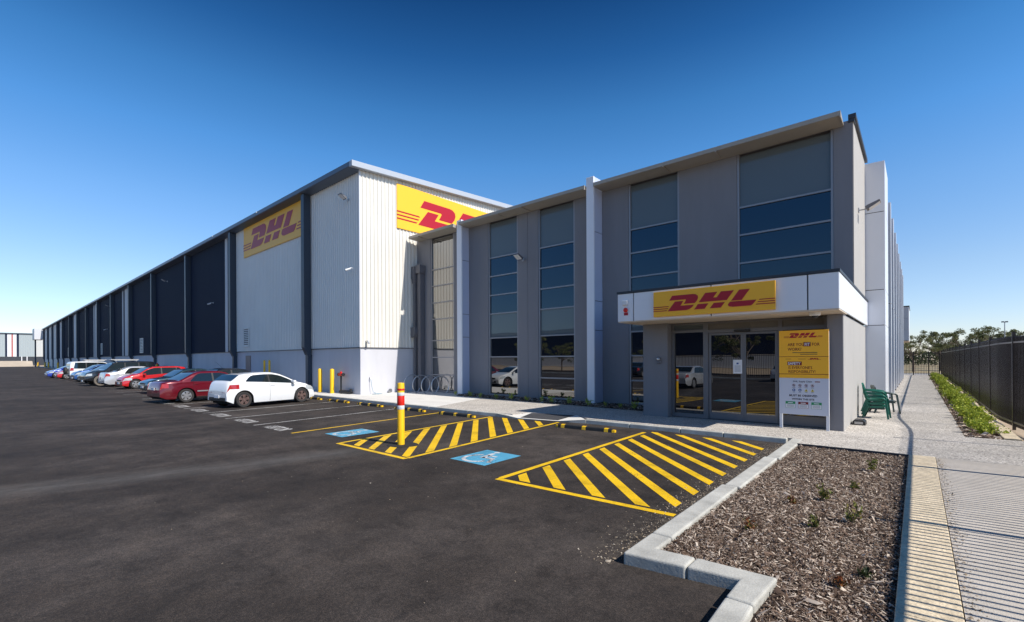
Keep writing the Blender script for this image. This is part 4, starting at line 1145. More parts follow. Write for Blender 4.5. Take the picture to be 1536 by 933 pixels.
# ------------------------------------------------------------------ cars
def interp(tab, x):
    if x <= tab[0][0]: return tab[0][1]
    for (a, b) in zip(tab, tab[1:]):
        if x <= b[0]:
            t = (x - a[0]) / (b[0] - a[0])
            return a[1] + (b[1] - a[1]) * t
    return tab[-1][1]
def smooth_tab(tab, x, r=.05):
    return (interp(tab, x - r) + interp(tab, x) * 2 + interp(tab, x + r)) / 4

def make_car(name, spec, loc, rz, label, cat='car', group='cars parked along the warehouse', detail=True):
    """local frame: nose at +x, origin on the ground under the centre"""
    L_, Wd = spec['L'], spec['W']
    top, belt = spec['top'], spec['belt']            # tables over x
    wf, wr, wrad = spec['wf'], spec['wr'], spec['wrad']
    sill = spec.get('sill', .20); H_ = max(t[1] for t in top)
    hw0 = Wd / 2
    xr, xf = -L_ / 2, L_ / 2
    paint = spec['paint']
    root = empty(name, loc, rz); tag(root, label, cat, group)
    def hw(x):
        u = 2 * x / L_
        return hw0 * (1 - .02 * abs(u) ** 2 - .16 * max(0, abs(u) - .72) ** 2 / .0784 * .85)
    def zt(x): return smooth_tab(top, x)
    def zbelt(x): return min(smooth_tab(belt, x, .1), zt(x) - .03)
    def ys(x, z):
        """half width of the skin at height z"""
        b = zbelt(x); w0 = hw(x)
        if z > b: return w0 * .965 - (z - b) * spec.get('tumble', .34)
        t = (z - sill) / max(.05, b - sill)
        return w0 * (.955 + .045 * math.sin(PI * min(1, max(0, t)) ** .8)) if t < 1 else w0 * .965
    def arch(x):
        z = interp([(xr, sill + .12), (xr + .25, sill), (xf - .3, sill - .0), (xf, sill + .06)], x)
        for c in (wf, wr):
            Ra = wrad + .065
            if abs(x - c) < Ra: z = max(z, wrad + math.sqrt(Ra * Ra - (x - c) ** 2))
        return z
    xs_ = set()
    n = 64
    for i in range(n + 1): xs_.add(round(xr + L_ * i / n, 4))
    for c in (wf, wr):
        for k in range(13): xs_.add(round(c + (wrad + .064) * math.cos(PI * k / 12), 4))
    xs_ = sorted(x for x in xs_ if xr <= x <= xf)
    rings = []
    for x in xs_:
        za = arch(x); b = zbelt(x); t_ = zt(x)
        pts = []
        zlow = min(za, b - .04)
        for q in (0, .25, .5, .75, .93, 1.0):
            z = zlow + (b - zlow) * q
            pts.append((x, ys(x, z), z))
        cab = t_ - b
        if cab > .12:
            e = ys(x, t_ - .05)
            for q in (.35, .7): z = b + (t_ - .05 - b) * q; pts.append((x, ys(x, z), z))
            pts.append((x, e, t_ - .05)); pts.append((x, e - .045, t_ - .015)); pts.append((x, e * .6, t_)); pts.append((x, 0, t_ + .006))
        else:
            w_ = hw(x) * .965
            pts.append((x, w_ - .01, b + cab * .35)); pts.append((x, w_ - .03, b + cab * .7)); pts.append((x, w_ - .06, b + cab * .9)); pts.append((x, w_ - .12, t_ - .003)); pts.append((x, w_ * .55, t_ + .008)); pts.append((x, 0, t_ + .014))
        rings.append(pts)
    K = len(rings[0])
    V = []; F = []
    for pts in rings:
        V += pts + [(p[0], -p[1], p[2]) for p in pts[:-1]][::-1]
    S = 2 * K - 1
    for i in range(len(rings) - 1):
        for k in range(S - 1):
            F.append((i * S + k, i * S + k + 1, (i + 1) * S + k + 1, (i + 1) * S + k))
    F.append(tuple(range(S))); F.append(tuple((len(rings) - 1) * S + k for k in range(S))[::-1])
    mb = MB().add(V, F)
    obj('body', mb, paint, root, smooth_angle=38)
    obj('underbody', MB().box(xr + .18, xf - .2, -hw0 + .22, hw0 - .22, sill - .02, min(.75, H_ * .5)), M['well'], root)
    # lower bumpers / skirts in dark plastic where the car has them
    low = spec.get('dark_low', .07)
    for s_ in (-1, 1):
        mbs = MB(); xs2 = [wr + wrad + .1 + (wf - wr - 2 * wrad - .2) * i / 6 for i in range(7)]
        v = [(x, s_ * (ys(x, sill) + .004), sill - .01) for x in xs2] + [(x, s_ * (ys(x, sill + low) + .006), sill + low) for x in xs2]
        mbs.add(v, [(i, i + 1, 8 + i, 7 + i) for i in range(6)]); obj('side_skirt', mbs, M['plastic_black'] if spec.get('skirt_dark', True) else paint, root)
    # windows
    def side_glass(nm, xa, xb, s_, off=.005):
        mbs = MB(); nn = 9; v = []; f = []
        for i in range(nn):
            x = xa + (xb - xa) * i / (nn - 1)
            zb_ = zbelt(x) + .035; z1_ = max(zb_ + .006, min(zt(x) - .085, spec['roofz'] - .075))
            if xa == spec['side'][0][0] and spec.get('taper', .30): z1_ = zb_ + (z1_ - zb_) * min(1, max(.04, (x - xa) / spec.get('taper', .30))) ** .55
            for q in (0, .5, 1):
                z = zb_ + (z1_ - zb_) * q; v.append((x, s_ * (ys(x, z) + off), z))
        for i in range(nn - 1):
            for q in range(2): f.append((i * 3 + q, i * 3 + 3 + q, i * 3 + 4 + q, i * 3 + 1 + q))
        mbs.add(v, f); return obj(nm, mbs, M['glass_car'], root, smooth=True)
    for s_ in (-1, 1):
        for (xa, xb) in spec['side']: side_glass('side_window', xa, xb, s_)
    for (w1, w2) in zip(spec['side'], spec['side'][1:]):
        for s_ in (-1, 1):
            v = []
            for x in (w1[1], w2[0]):
                zb_ = zbelt(x) + .035; z1_ = min(zt(x) - .085, spec['roofz'] - .075)
                for q in (0, .5, 1): z = zb_ + (z1_ - zb_) * q; v.append((x, s_ * (ys(x, z) + .0035), z))
            obj('pillar', MB().add(v, [(0, 3, 4, 1), (1, 4, 5, 2)]), M['plastic_black'], root)
    def top_glass(nm, xa, xb, mat=None, frac=.9, off=.008):
        mbs = MB(); nn = 8; v = []; f = []
        for i in range(nn):
            x = xa + (xb - xa) * i / (nn - 1); e = ys(x, zt(x) - .05) * frac if zt(x) - zbelt(x) > .12 else hw(x) * .8
            for q in (-1, -.5, 0, .5, 1):
                v.append((x, e * q, zt(x) + off + .006 * (1 - abs(q)) + (-.004 if abs(q) == 1 else 0)))
        for i in range(nn - 1):
            for q in range(4): f.append((i * 5 + q, i * 5 + q + 1, i * 5 + 6 + q, i * 5 + 5 + q))
        mbs.add(v, f); return obj(nm, mbs, mat or M['glass_car'], root, smooth=True)
    top_glass('windscreen', *spec['front_glass'])
    top_glass('rear_window', *spec['rear_glass'])
    # upright tail (4WD, hatch): window on the rear face
    # wheels
    for c in (wf, wr):
        for s_ in (-1, 1):
            wy = hw(c) - .115
            ty = obj('wheel', MB().lathe([(wrad * .60, -.045), (wrad * .66, -.095), (wrad * .93, -.105), (wrad, -.075), (wrad, .075), (wrad * .93, .105), (wrad * .66, .095), (wrad * .60, .045)], (0, 0, 0), 'y', 30), spec.get('tyre', M['tyre']), root, smooth_angle=35, loc=(c, s_ * wy, wrad))
            rim = MB()
            yo = s_ * .075
            rim.lathe([(wrad * .64, yo - s_ * .012), (wrad * .655, yo + s_ * .012), (wrad * .60, yo + s_ * .016), (wrad * .58, yo - s_ * .012)], (0, 0, 0), 'y', 28, cap=False)
            ns = spec.get('spokes', 5)
            for k in range(ns):
                a = 2 * PI * k / ns + .3
                for da, wd_ in ((-.13, .085), (.13, .085)):
                    ca, sa = math.cos(a + da), math.sin(a + da)
                    p = [(wrad * .12, -wd_ * wrad), (wrad * .60, -wd_ * wrad * 1.2), (wrad * .60, wd_ * wrad * 1.2), (wrad * .12, wd_ * wrad)]
                    pr = [(u * ca - v2 * sa, u * sa + v2 * ca) for u, v2 in p]
                    rim.prism(pr, yo - s_ * .02, yo + s_ * .014, lambda u, v2, t: (u, t, v2))
            rim.lathe([(wrad * .17, yo - s_ * .02), (wrad * .15, yo + s_ * .018)], (0, 0, 0), 'y', 14)
            obj('rim', rim, spec['rim'], ty)
            obj('brake_disc', MB().lathe([(wrad * .57, yo - s_ * .028), (wrad * .57, yo - s_ * .024)], (0, 0, 0), 'y', 20), M['well'], ty)
    # lamps that wrap the corners
    def corner_patch(nm, xa, xb, z0, z1, mat, off=.008, slope=0.0):
        for s_ in (-1, 1):
            mbs = MB(); v = []; f = []; nn = 5
            for i in range(nn):
                x = xa + (xb - xa) * i / (nn - 1)
                k = slope * i / (nn - 1)
                for z in (z0 + k, z1 + k * .6): v.append((x, s_ * (ys(x, min(z, zbelt(x) - .01)) + off), min(z, zt(x) - .01)))
            for i in range(nn - 1): f.append((2 * i, 2 * i + 2, 2 * i + 3, 2 * i + 1))
            # across the end face
            e = v[2 * (nn - 1):]
            o_ = len(v); sg_ = 1 if xb > xa else -1
            yin = hw(xb) * .52
            v += [(xb + sg_ * off, s_ * (abs(e[0][1])), e[0][2]), (xb + sg_ * off, s_ * (abs(e[1][1])), e[1][2]), (xb + sg_ * off, s_ * yin, e[0][2] + .01), (xb + sg_ * off, s_ * yin, e[1][2] - .01)]
            f += [(o_, o_ + 2, o_ + 3, o_ + 1), (o_ - 2, o_, o_ + 1, o_ - 1)]
            mbs.add(v, f); obj(nm, mbs, mat, root)
    zl = spec.get('lamp', (.62, .78)); tl = spec.get('tail', (.80, .95))
    corner_patch('headlight', xf - spec.get('lampl', .38), xf, zl[0], zl[1], M['head_lamp'], slope=-.03)
    corner_patch('tail_light', xr + spec.get('taill', .28), xr, tl[0], tl[1], M['tail_red'])
    # plates, handles, mirrors, seams, bumpers
    obj('number_plate', MB().box(xr - .03, xr - .012, -.19, .19, spec.get('plate', .42), spec.get('plate', .42) + .12), M['ink_white'], root)
    obj('number_plate', MB().box(xf + .012, xf + .03, -.19, .19, .36, .48), M['ink_white'], root)
    obj('grille', MB().box(xf - .02, xf + .014, -.42, .42, .30, .44).box(xf - .02, xf + .010, -.34, .34, .56, .66), M['plastic_black'], root)
    if spec.get('rear_dark'):
        obj('rear_diffuser', MB().box(xr - .015, xr + .05, -hw(xr) * .85, hw(xr) * .85, sill + .10, sill + .26), M['plastic_black'], root, bevel=.02)
    mx = spec['side'][-1][1] - .12
    for s_ in (-1, 1):
        y_ = ys(mx, zbelt(mx) + .02)
        mbs = MB().box(mx - .02, mx + .12, s_ * (y_ - .02), s_ * (y_ + .22), zbelt(mx) + .05, zbelt(mx) + .17)
        obj('side_mirror', mbs, spec.get('mirror', paint), root, bevel=.035, seg=3)
        for hx in spec['handles']:
            z = zbelt(hx) - .10
            obj('door_handle', MB().box(hx - .09, hx + .09, s_ * (ys(hx, z) - .01), s_ * (ys(hx, z) + .028), z - .018, z + .018), spec.get('handle_mat', paint), root, bevel=.012)
        if detail:
            for dx in spec['seams']:
                v = []; za_ = arch(dx) + .03
                for q in range(6):
                    z = za_ + (zbelt(dx) - za_) * q / 5; y_ = s_ * (ys(dx, z) + .003)
                    v += [(dx - .005, y_, z), (dx + .005, y_, z)]
                obj('door_seam', MB().add(v, [(2 * i, 2 * i + 1, 2 * i + 3, 2 * i + 2) for i in range(5)]), M['well'], root)
            if spec.get('strip'):
                xs2 = [wr + wrad + .12 + (wf - wr - 2 * wrad - .24) * i / 5 for i in range(6)]; v = []
                for x in xs2:
                    for z in (.50, .56): v.append((x, s_ * (ys(x, z) + .012), z))
                obj('rub_strip', MB().add(v, [(2 * i, 2 * i + 2, 2 * i + 3, 2 * i + 1) for i in range(5)]), spec['strip'], root)
    if spec.get('rack'):
        for s_ in (-1, 1):
            obj('roof_rail', MB().tube([(-1.1, s_ * .58, H_ + .07), (.5, s_ * .58, H_ + .07)], .022, 8).box(-1.0, -.95, s_ * .58 - .02, s_ * .58 + .02, H_ - .03, H_ + .07).box(.35, .4, s_ * .58 - .02, s_ * .58 + .02, H_ - .03, H_ + .07), M['alu'], root)
        obj('roof_box', MB().box(-1.2, .7, -.5, .5, H_ + .1, H_ + .16), M['alu'], root, bevel=.02)
    if spec.get('spare'):
        obj('spare_wheel', MB().lathe([(.2, -.14), (.33, -.14), (.36, -.10), (.36, .06), (.3, .1), (.05, .1)], (xr - .14, 0, 1.0), 'x', 24), M['tyre'], root, smooth_angle=40)
    if spec.get('antenna'):
        obj('antenna', MB().tube([(.6, -.4, H_ - .02), (.1, -.45, H_ + .45)], .006, 5), M['plastic_black'], root)
    return root

def car_paint(name, col, metal=.0, rough=.28):
    return pm(name, col, rough, metal, coat=1.0)
S = 1.05   # the survey's unit is a little larger than a metre
def spec_hatch(paint, rim, **k):
    d = dict(L=4.10, W=1.80, sill=.19, wf=1.31, wr=-1.39, wrad=.335, paint=paint, rim=rim, roofz=1.46,
        top=[(-2.05, .55), (-2.04, .92), (-1.97, 1.06), (-1.86, 1.12), (-1.50, 1.385), (-1.15, 1.43), (-.5, 1.47), (-.05, 1.465), (.30, 1.39), (.62, 1.25), (1.12, 1.00), (1.6, .88), (1.9, .75), (2.02, .60), (2.05, .48)],
        belt=[(-2.05, .53), (-1.9, 1.00), (-1.3, 1.06), (-.5, 1.01), (.4, .94), (1.1, .88), (1.6, .77), (2.05, .50)],
        side=[(-1.30, -.30), (-.22, .90)], front_glass=(.26, 1.08), rear_glass=(-1.84, -1.50), handles=(-.12, ), seams=(-.26, .95),
        lamp=(.62, .80), tail=(.80, .98), lampl=.52, taill=.46, rear_dark=True, plate=.42, tumble=.46)
    d.update(k); return d
def spec_sedan(paint, rim, **k):
    d = dict(L=4.80, W=1.84, sill=.20, wf=1.48, wr=-1.36, wrad=.325, paint=paint, rim=rim, roofz=1.46,
        top=[(-2.40, .55), (-2.38, .86), (-2.28, 1.0), (-1.62, 1.045), (-1.02, 1.38), (-.7, 1.47), (.1, 1.485), (.48, 1.41), (1.12, 1.0), (1.9, .88), (2.25, .76), (2.38, .62), (2.40, .5)],
        belt=[(-2.40, .53), (-2.3, .90), (-1.4, .97), (.2, .93), (1.2, .88), (1.9, .78), (2.40, .52)],
        side=[(-1.18, -.22), (-.14, .86)], front_glass=(.42, 1.08), rear_glass=(-1.58, -.92), handles=(-.95, .08), seams=(-.18, .92, -1.06),
        lamp=(.58, .74), tail=(.72, .92), lampl=.34, taill=.32, plate=.62, tumble=.38)
    d.update(k); return d
def spec_4wd(paint, rim, **k):
    d = dict(taper=.05, L=4.70, W=1.95, sill=.42, wf=1.45, wr=-1.35, wrad=.42, paint=paint, rim=rim, roofz=1.92,
        top=[(-2.35, .75), (-2.34, 1.4), (-2.28, 1.82), (-2.1, 1.93), (-1.0, 1.97), (.3, 1.92), (.62, 1.80), (1.12, 1.27), (1.9, 1.17), (2.25, 1.05), (2.35, .85), (2.35, .7)],
        belt=[(-2.35, .73), (-2.3, 1.18), (.2, 1.16), (1.2, 1.12), (1.9, 1.05), (2.35, .75)],
        side=[(-2.05, -1.12), (-1.04, -.18), (-.10, .86)], front_glass=(.64, 1.08), rear_glass=(-2.33, -2.29), handles=(-.9, .08), seams=(-.14, .92, -1.08),
        lamp=(.82, 1.0), tail=(1.0, 1.3), plate=.8, dark_low=.1, tumble=.2, spokes=6)
    d.update(k); return d

P_white = car_paint('white car paint', (.78, .79, .80))
P_maroon = car_paint('maroon car paint', (.15, .005, .013), .25)
P_red = car_paint('bright red car paint', (.52, .012, .014))
P_silver = car_paint('silver car paint', (.56, .57, .60), .35, .3)
P_black = car_paint('black car paint', (.012, .014, .02), .2)
P_teal = car_paint('dark teal car paint', (.02, .05, .065), .4)
P_navy = car_paint('navy car paint', (.015, .045, .13), .3)
P_blue = car_paint('royal blue car paint', (.02, .05, .38), .2)

def park(name, spec, xs_right, yrear_or_nose, nose_in, lean, label, cat='car', **k):
    """xs_right: world x of the flank that faces the path side; y: world y of the end nearest the driveway"""
    L_ = spec['L'] * S; Wd = spec['W'] * S
    yc = yrear_or_nose + L_ / 2 * math.cos(lean)
    xc = xs_right - Wd / 2 - math.sin(lean) * L_ / 2
    rz = (R(90) if nose_in else R(-90)) + lean
    r_ = make_car(name, spec, (xc, yc, ASZ), rz, label, cat, **k)
    r_.scale = (S, S, S)
    return r_
LEAN = R(7)
P_navy2 = car_paint('mid blue car paint', (.02, .08, .26), .3)
TALL = dict(top=[(-2.05, .70), (-2.04, 1.12), (-1.95, 1.36), (-1.8, 1.60), (-1.3, 1.68), (.1, 1.66), (.45, 1.55), (1.08, 1.14), (1.6, 1.04), (1.9, .90), (2.02, .72), (2.05, .6)], roofz=1.66, belt=[(-2.05, .66), (-1.9, 1.10), (-1.3, 1.14), (.4, 1.06), (1.1, 1.0), (1.6, .9), (2.05, .6)], side=[(-1.75, -1.25), (-1.18, -.30), (-.22, .86)], rear_glass=(-2.0, -1.83), tumble=.3, wrad=.37, lamp=(.74, .92), sill=.25)
park('parked_hatchback', spec_hatch(P_white, M['rim_bronze'], spokes=5, skirt_dark=False, dark_low=.03), -22.45, 6.85, True, R(10), 'white hatchback with dark bronze wheels, nearest car in the row', 'car')
park('parked_sedan', spec_sedan(P_maroon, M['rim_silver'], strip=M['alu'], spokes=6, antenna=True), -27.45, 5.55, True, LEAN, 'dark maroon sedan with silver hubcaps behind the white hatchback')
park('parked_sedan', spec_sedan(P_black, M['rim_silver'], top=[(-2.40, .55), (-2.38, .9), (-2.28, 1.06), (-1.7, 1.1), (-1.05, 1.44), (-.7, 1.53), (.1, 1.55), (.48, 1.47), (1.12, 1.03), (1.9, .92), (2.25, .8), (2.38, .66), (2.40, .5)], roofz=1.52), -30.9, 7.2, False, LEAN, 'black sedan nosed out beside the maroon sedan, only its roof and windscreen showing')
park('parked_sedan', spec_sedan(P_teal, M['rim_silver']), -36.2, 6.7, False, LEAN, 'dark teal sedan nosed out between the maroon sedan and the red hatchback')
park('parked_hatchback', spec_hatch(P_red, M['rim_silver'], top=[(-2.05, .60), (-2.04, 1.1), (-1.95, 1.34), (-1.8, 1.52), (-1.3, 1.58), (.2, 1.56), (.55, 1.44), (1.12, 1.06), (1.6, .95), (1.9, .82), (2.02, .66), (2.05, .5)], roofz=1.56, side=[(-1.7, -1.25), (-1.18, -.30), (-.22, .90)], rear_glass=(-2.0, -1.83), tumble=.3), -44.0, 6.7, False, LEAN, 'bright red hatchback with a flat roof, nosed out')
park('parked_sedan', spec_sedan(P_silver, M['rim_silver'], spokes=9, top=[(-2.40, .55), (-2.38, .96), (-2.28, 1.10), (-1.72, 1.14), (-1.02, 1.46), (-.6, 1.56), (.1, 1.56), (.48, 1.48), (1.12, 1.05), (1.9, .93), (2.25, .8), (2.38, .66), (2.40, .5)], roofz=1.53, tail=(.82, 1.02)), -48.6, 6.3, True, LEAN, 'silver sedan with its rounded tail to the driveway, left of the red hatchback')
park('parked_four_wheel_drive', spec_4wd(P_black, M['rim_black'], rack=True, tyre=M['tyre_dusty'], skirt_dark=True), -51.6, 5.5, False, LEAN, 'black four wheel drive with dusty big tyres and a long roof rack', 'four wheel drive')
park('parked_hatchback', spec_hatch(P_navy, M['rim_silver'], **TALL), -57.2, 5.9, False, LEAN, 'navy blue hatchback nosed out beside the black four wheel drive')
park('parked_hatchback', spec_hatch(P_navy2, M['rim_silver'], **TALL), -62.6, 5.9, False, LEAN, 'mid blue crossover nosed out with a sunlit windscreen, further back')
park('parked_four_wheel_drive', spec_4wd(P_white, M['rim_silver'], spare=True, rack=True), -68.6, 6.1, True, LEAN, 'white four wheel drive with a spare wheel on its tail door', 'four wheel drive')
park('parked_hatchback', spec_hatch(P_red, M['rim_silver']), -74.6, 5.6, False, LEAN, 'small red hatchback beyond the white four wheel drive')
park('parked_hatchback', spec_hatch(P_blue, M['rim_silver']), -80.5, 5.2, False, LEAN, 'royal blue hatchback, farthest car of the row')
# cars across the driveway: the ones the office windows reflect
def across(spec, x, y, rz, label):
    r_ = make_car('parked_car', spec, (x, y, ASZ), rz, label, 'car', 'cars parked across the driveway, mirrored in the office glass'); r_.scale = (S, S, S)



# ------------------------------------------------------------------ fence beside the path
FXX = 1.88
def bar_fence(name, label, pts_y, x, z0=0.02, z1=2.58, far=None):
    root = empty(name, (x, 0, 0)); tag(root, label, 'fence')
    return root
def fence_dx(y):
    t = min(1, max(0, (21.0 - y) / 5.0)); return .37 * t * t * (3 - 2 * t)
fn_ = empty('bar_fence', (FXX, 0, 0))
tag(fn_, 'long black steel bar fence on the right with pale top rail and square posts', 'fence')
pst = mesh(MB().box(-.035, .035, -.035, .035, -0.05, 2.66).box(-.04, .04, -.04, .04, 2.66, 2.675), M['fence'])
yp = 18.9 - 3.75 * 5
while yp < 66:
    link('post', pst, None, fn_, (fence_dx(yp), yp, 0)); yp += 3.75
worn = pm('worn steel rail', (.11, .10, .10), .35, metal=.3)
for z in (2.36, 0.14):
    yr_ = [-6, 16, 17, 18, 19, 20, 21, 66.8]
    for a, b in zip(yr_, yr_[1:]):
        da, db = fence_dx(a), fence_dx(b)
        obj('rail', MB().prism([(da - .022, a), (da + .022, a), (db + .022, b), (db - .022, b)], z, z + .045, lambda u, v, s: (u, v, s)), worn, fn_)
pk = mesh(MB().box(-0.015, 0.015, -0.015, 0.015, 0.05, 2.52).add([(-0.015, -0.015, 2.52), (0.015, -0.015, 2.52), (0.015, 0.015, 2.52), (-0.015, 0.015, 2.52), (0, 0, 2.58)], [(0, 1, 4), (1, 2, 4), (2, 3, 4), (3, 0, 4)]), M['fence'])
PITCH = .118
ypk = [17.5 + PITCH * i for i in range(300)]
for y in ypk: link('bar', pk, None, fn_, (fence_dx(y), y, 0))
rest = MB()
y = -6
while y < 66.7:
    if y < 17.45 or y > ypk[-1] + .05:
        dx_ = fence_dx(y); rest.box(dx_ - 0.015, dx_ + 0.015, y - 0.015, y + 0.015, .05, 2.56)
    y += PITCH
o = obj('bars', rest, M['fence'], fn_); o['kind'] = 'stuff'

# end fence and gate across the path
GY = 67.0
gf = empty('gate_fence', (0, GY, 0)); tag(gf, 'black bar gate and fence closing the far end of the path', 'gate')
for x in (-1.5, -.33, .92, 1.75): B('post', (x - .05, x + .05, -.05, .05, 0, 2.55), M['fence'], gf)
for a, b in ((-1.45, -.38), (-.28, .87), (.97, 1.7)):
    for z in (.18, 1.15, 2.3): B('rail', (a, b, -.02, .02, z, z + .04), M['fence'], gf)
x = -1.40
gb = mesh(MB().box(-.014, .014, -.014, .014, .06, 2.5), M['fence'])
while x < 1.7:
    if min(abs(x - q) for q in (-.33, .92)) > .08: link('bar', gb, None, gf, (x, 0, 0))
    x += .125

# ------------------------------------------------------------------ plants
def shrub_mesh(n, r, h, size, mat, rng, aspect=1.8):
    cl = rng.normal(size=(14, 3)) * np.array([r * .45, r * .45, h * .22]); cl[:, 2] += h * .45
    idx = rng.integers(0, 14, n)
    c = cl[idx] + rng.normal(size=(n, 3)) * r * .22
    c[:, 2] = np.clip(c[:, 2], .02, h * 1.15)
    V, F = leaves(c, size, aspect, rng, upbias=.8)
    return np_mesh('foliage', V, F, mat)
hm = [shrub_mesh(1100, .27, .40, .062, M['leaf_hedge'], np.random.default_rng(20 + i)) for i in range(4)]
stem_me = mesh(MB().tube([(0, 0, -.03), (.02, 0, .25)], .012, 5).tube([(0, 0, .05), (-.08, .06, .3)], .008, 5).tube([(0, 0, .05), (.09, -.05, .3)], .008, 5), M['bark'])
y = 17.2; k = 0
while y < 65.5:
    r_ = empty('hedge_shrub', (1.33 + random.uniform(-.06, .06), y, -.03), random.uniform(0, 6.28)); s_ = random.uniform(.7, 1.08); r_.scale = (s_, s_, s_ * random.uniform(.85, 1.1))
    tag(r_, 'nearest shrub of the low yellow green hedge, at its front corner' if k == 0 else 'bright yellow green shrub in the low hedge between the path and the black fence', 'shrub', 'hedge shrubs along the fence')
    link('foliage', hm[k % 4], None, r_); link('stem', stem_me, None, r_)
    y += random.uniform(.78, 1.12); k += 1
# seedlings along the office wall
def seedling(loc, h, n, size, mat, seed, spread=.35):
    rng = np.random.default_rng(seed)
    pts = []; mb = MB(); 
    for b in range(5):
        a = rng.uniform(0, 6.28); t = rng.uniform(.2, spread)
        tip = np.array([math.cos(a) * t * h, math.sin(a) * t * h, h * rng.uniform(.7, 1.1)])
        mb.tube([(0, 0, -.02), tuple(tip * .5), tuple(tip)], .004, 4)
        q = rng.uniform(.25, 1, n)[:, None]; pts.append(q * tip + rng.normal(size=(n, 3)) * size * .35)
    V, F = leaves(np.concatenate(pts), size, 2.4, rng, upbias=1.0)
    return np_mesh('foliage', V, F, mat), mesh(mb, M['bark'])
sv = [seedling(None, .34, 16, .095, M['leaf_young'], 50 + i, .55) for i in range(4)]
for i, x in enumerate((-19.0, -17.7, -16.9, -15.75, -14.75, -13.75, -12.9, -12.3, -11.35, -10.3, -9.6, -8.9, -8.2, -7.6)):
    r_ = empty('seedling', (x, 16.95 - (x + 19) * .03 + random.uniform(-.1, .12), .012), random.uniform(0, 6.28)); s_ = random.uniform(.5, 1.0); r_.scale = (s_,) * 3
    tag(r_, 'small young green plant ' + ['at the end of the bike hoops, before the first white fin', 'just right of the first white fin', 'at the left frame of the window mirroring the white car', 'under the middle of the window mirroring the white car', 'under the pier with the floodlight', 'at the left frame of the window with the low crossbar', 'under the middle of the window with the low crossbar', 'at the right frame of the window with the low crossbar', 'just left of the second white fin', 'just right of the second white fin', 'in the shade a step right of the second fin', 'in the shade under the grey panel', 'in the shade left of the last low window', 'tucked against the left pier of the porch'][i], 'plant', 'young plants along the office wall')
    link('foliage', sv[i % 4][0], None, r_); link('stem', sv[i % 4][1], None, r_)
# clumps in the mulch bed
bedp = [((-1.02, 7.9), .24, 'leaf_olive', 'green upright seedling near the middle of the mulch bed'), ((-1.32, 7.45), .10, 'leaf_rust', 'rust coloured low clump left of the middle green seedling'),
        ((-.62, 7.05), .24, 'leaf_olive', 'leaning yellow green seedling near the limestone edge'), ((-.92, 6.55), .17, 'leaf_olive', 'small green seedling in front of the leaning one'),
        ((-1.5, 6.0), .10, 'leaf_rust', 'reddish brown clump in the front of the mulch bed'), ((-.55, 5.0), .09, 'leaf_rust', 'rust coloured clump nearest the camera in the mulch'),
        ((-.62, 10.4), .22, 'leaf_olive', 'green seedling at the back of the mulch bed'), ((-.72, 8.9), .12, 'leaf_olive', 'tiny seedling two thirds back in the mulch bed'), ((-.38, 5.4), .07, 'leaf_dark', 'tiny dark green sprig by the limestone shadow')]
for i, (p, h, mt, lb) in enumerate(bedp):
    f_, s_ = seedling(None, h, 14, .055 if h < .2 else .062, M[mt], 80 + i, .7 if h < .15 else .45)
    r_ = empty('seedling', (p[0], p[1], -.055)); tag(r_, lb, 'plant'); link('foliage', f_, None, r_); link('stem', s_, None, r_)

# mulch: wood chips
def chips(poly_fn, n, size, aspect, z, mat, name, rng, lift=.02, flat=.35):
    out = []
    while sum(len(o_) for o_ in out) < n:
        p = poly_fn(rng, n); out.append(p)
    P = np.concatenate(out)[:n]
    a = rng.uniform(0, 2 * PI, n); tilt = rng.normal(size=n) * flat
    d = np.stack([np.cos(a) * np.cos(tilt), np.sin(a) * np.cos(tilt), np.sin(tilt)], 1)
    up = np.tile(np.array([[0., 0, 1.]]), (n, 1)) + rng.normal(size=(n, 3)) * flat
    s = np.cross(d, up); s /= np.linalg.norm(s, axis=1)[:, None]
    nr = np.cross(s, d)
    Ls = (size * rng.lognormal(0, .45, n))[:, None]; Ws = Ls / aspect * rng.uniform(.6, 1.5, n)[:, None]; T = Ws * .35
    c = np.concatenate([P, (z + rng.uniform(0, lift, n))[:, None]], 1)
    vs = [c - d * Ls / 2 - s * Ws * .3, c + d * Ls / 2 - s * Ws * .5, c + d * Ls / 2 + s * Ws * .35, c - d * Ls / 2 + s * Ws * .5, c + nr * T - d * Ls * .3, c + nr * T + d * Ls * .35]
    V = np.stack(vs, 1).reshape(-1, 3)
    F = []
    base = np.arange(n) * 6
    tri = [(0, 1, 5), (0, 5, 4), (1, 2, 5), (2, 3, 4), (2, 4, 5), (3, 0, 4)]
    F = np.concatenate([np.stack([base + t[0], base + t[1], base + t[2]], 1) for t in tri])
    o_ = link(name, np_mesh(name, V, F, mat)); return o_
def in_bed(rng, n):
    p = np.stack([rng.uniform(-2.08, -.145, n), rng.uniform(2.4, 12.38, n)], 1)
    # denser near the camera
    keep = rng.uniform(0, 1, n) < np.clip(7.5 / (p[:, 1] + 1.0), .45, 1)
    p = p[keep]
    ok = ~((p[:, 1] < 4.72) & (p[:, 0] < -.95))
    return p[ok]
o = chips(in_bed, 85000, .031, 4.6, -.072, M['chip'], 'wood_mulch', np.random.default_rng(3), lift=.045, flat=.42)
tag(o, 'shredded bark mulch covering the bed inside the concrete kerb', 'mulch', kind='stuff')
def in_bed2(rng, n): return np.stack([rng.uniform(.89, 1.56, n), 16.2 + 50 * rng.uniform(0, 1, n) ** 1.8], 1)
o = chips(in_bed2, 9000, .06, 3.0, -.03, M['chip'], 'wood_mulch', np.random.default_rng(4), lift=.03)
tag(o, 'brown mulch under the hedge beside the long path', 'mulch', kind='stuff')
def in_strip(rng, n):
    p = np.stack([rng.uniform(-18.9, -7.3, n), rng.uniform(16.3, 18.05, n)], 1); return p[p[:, 1] > 17.0 - (p[:, 0] + 19) * .06]
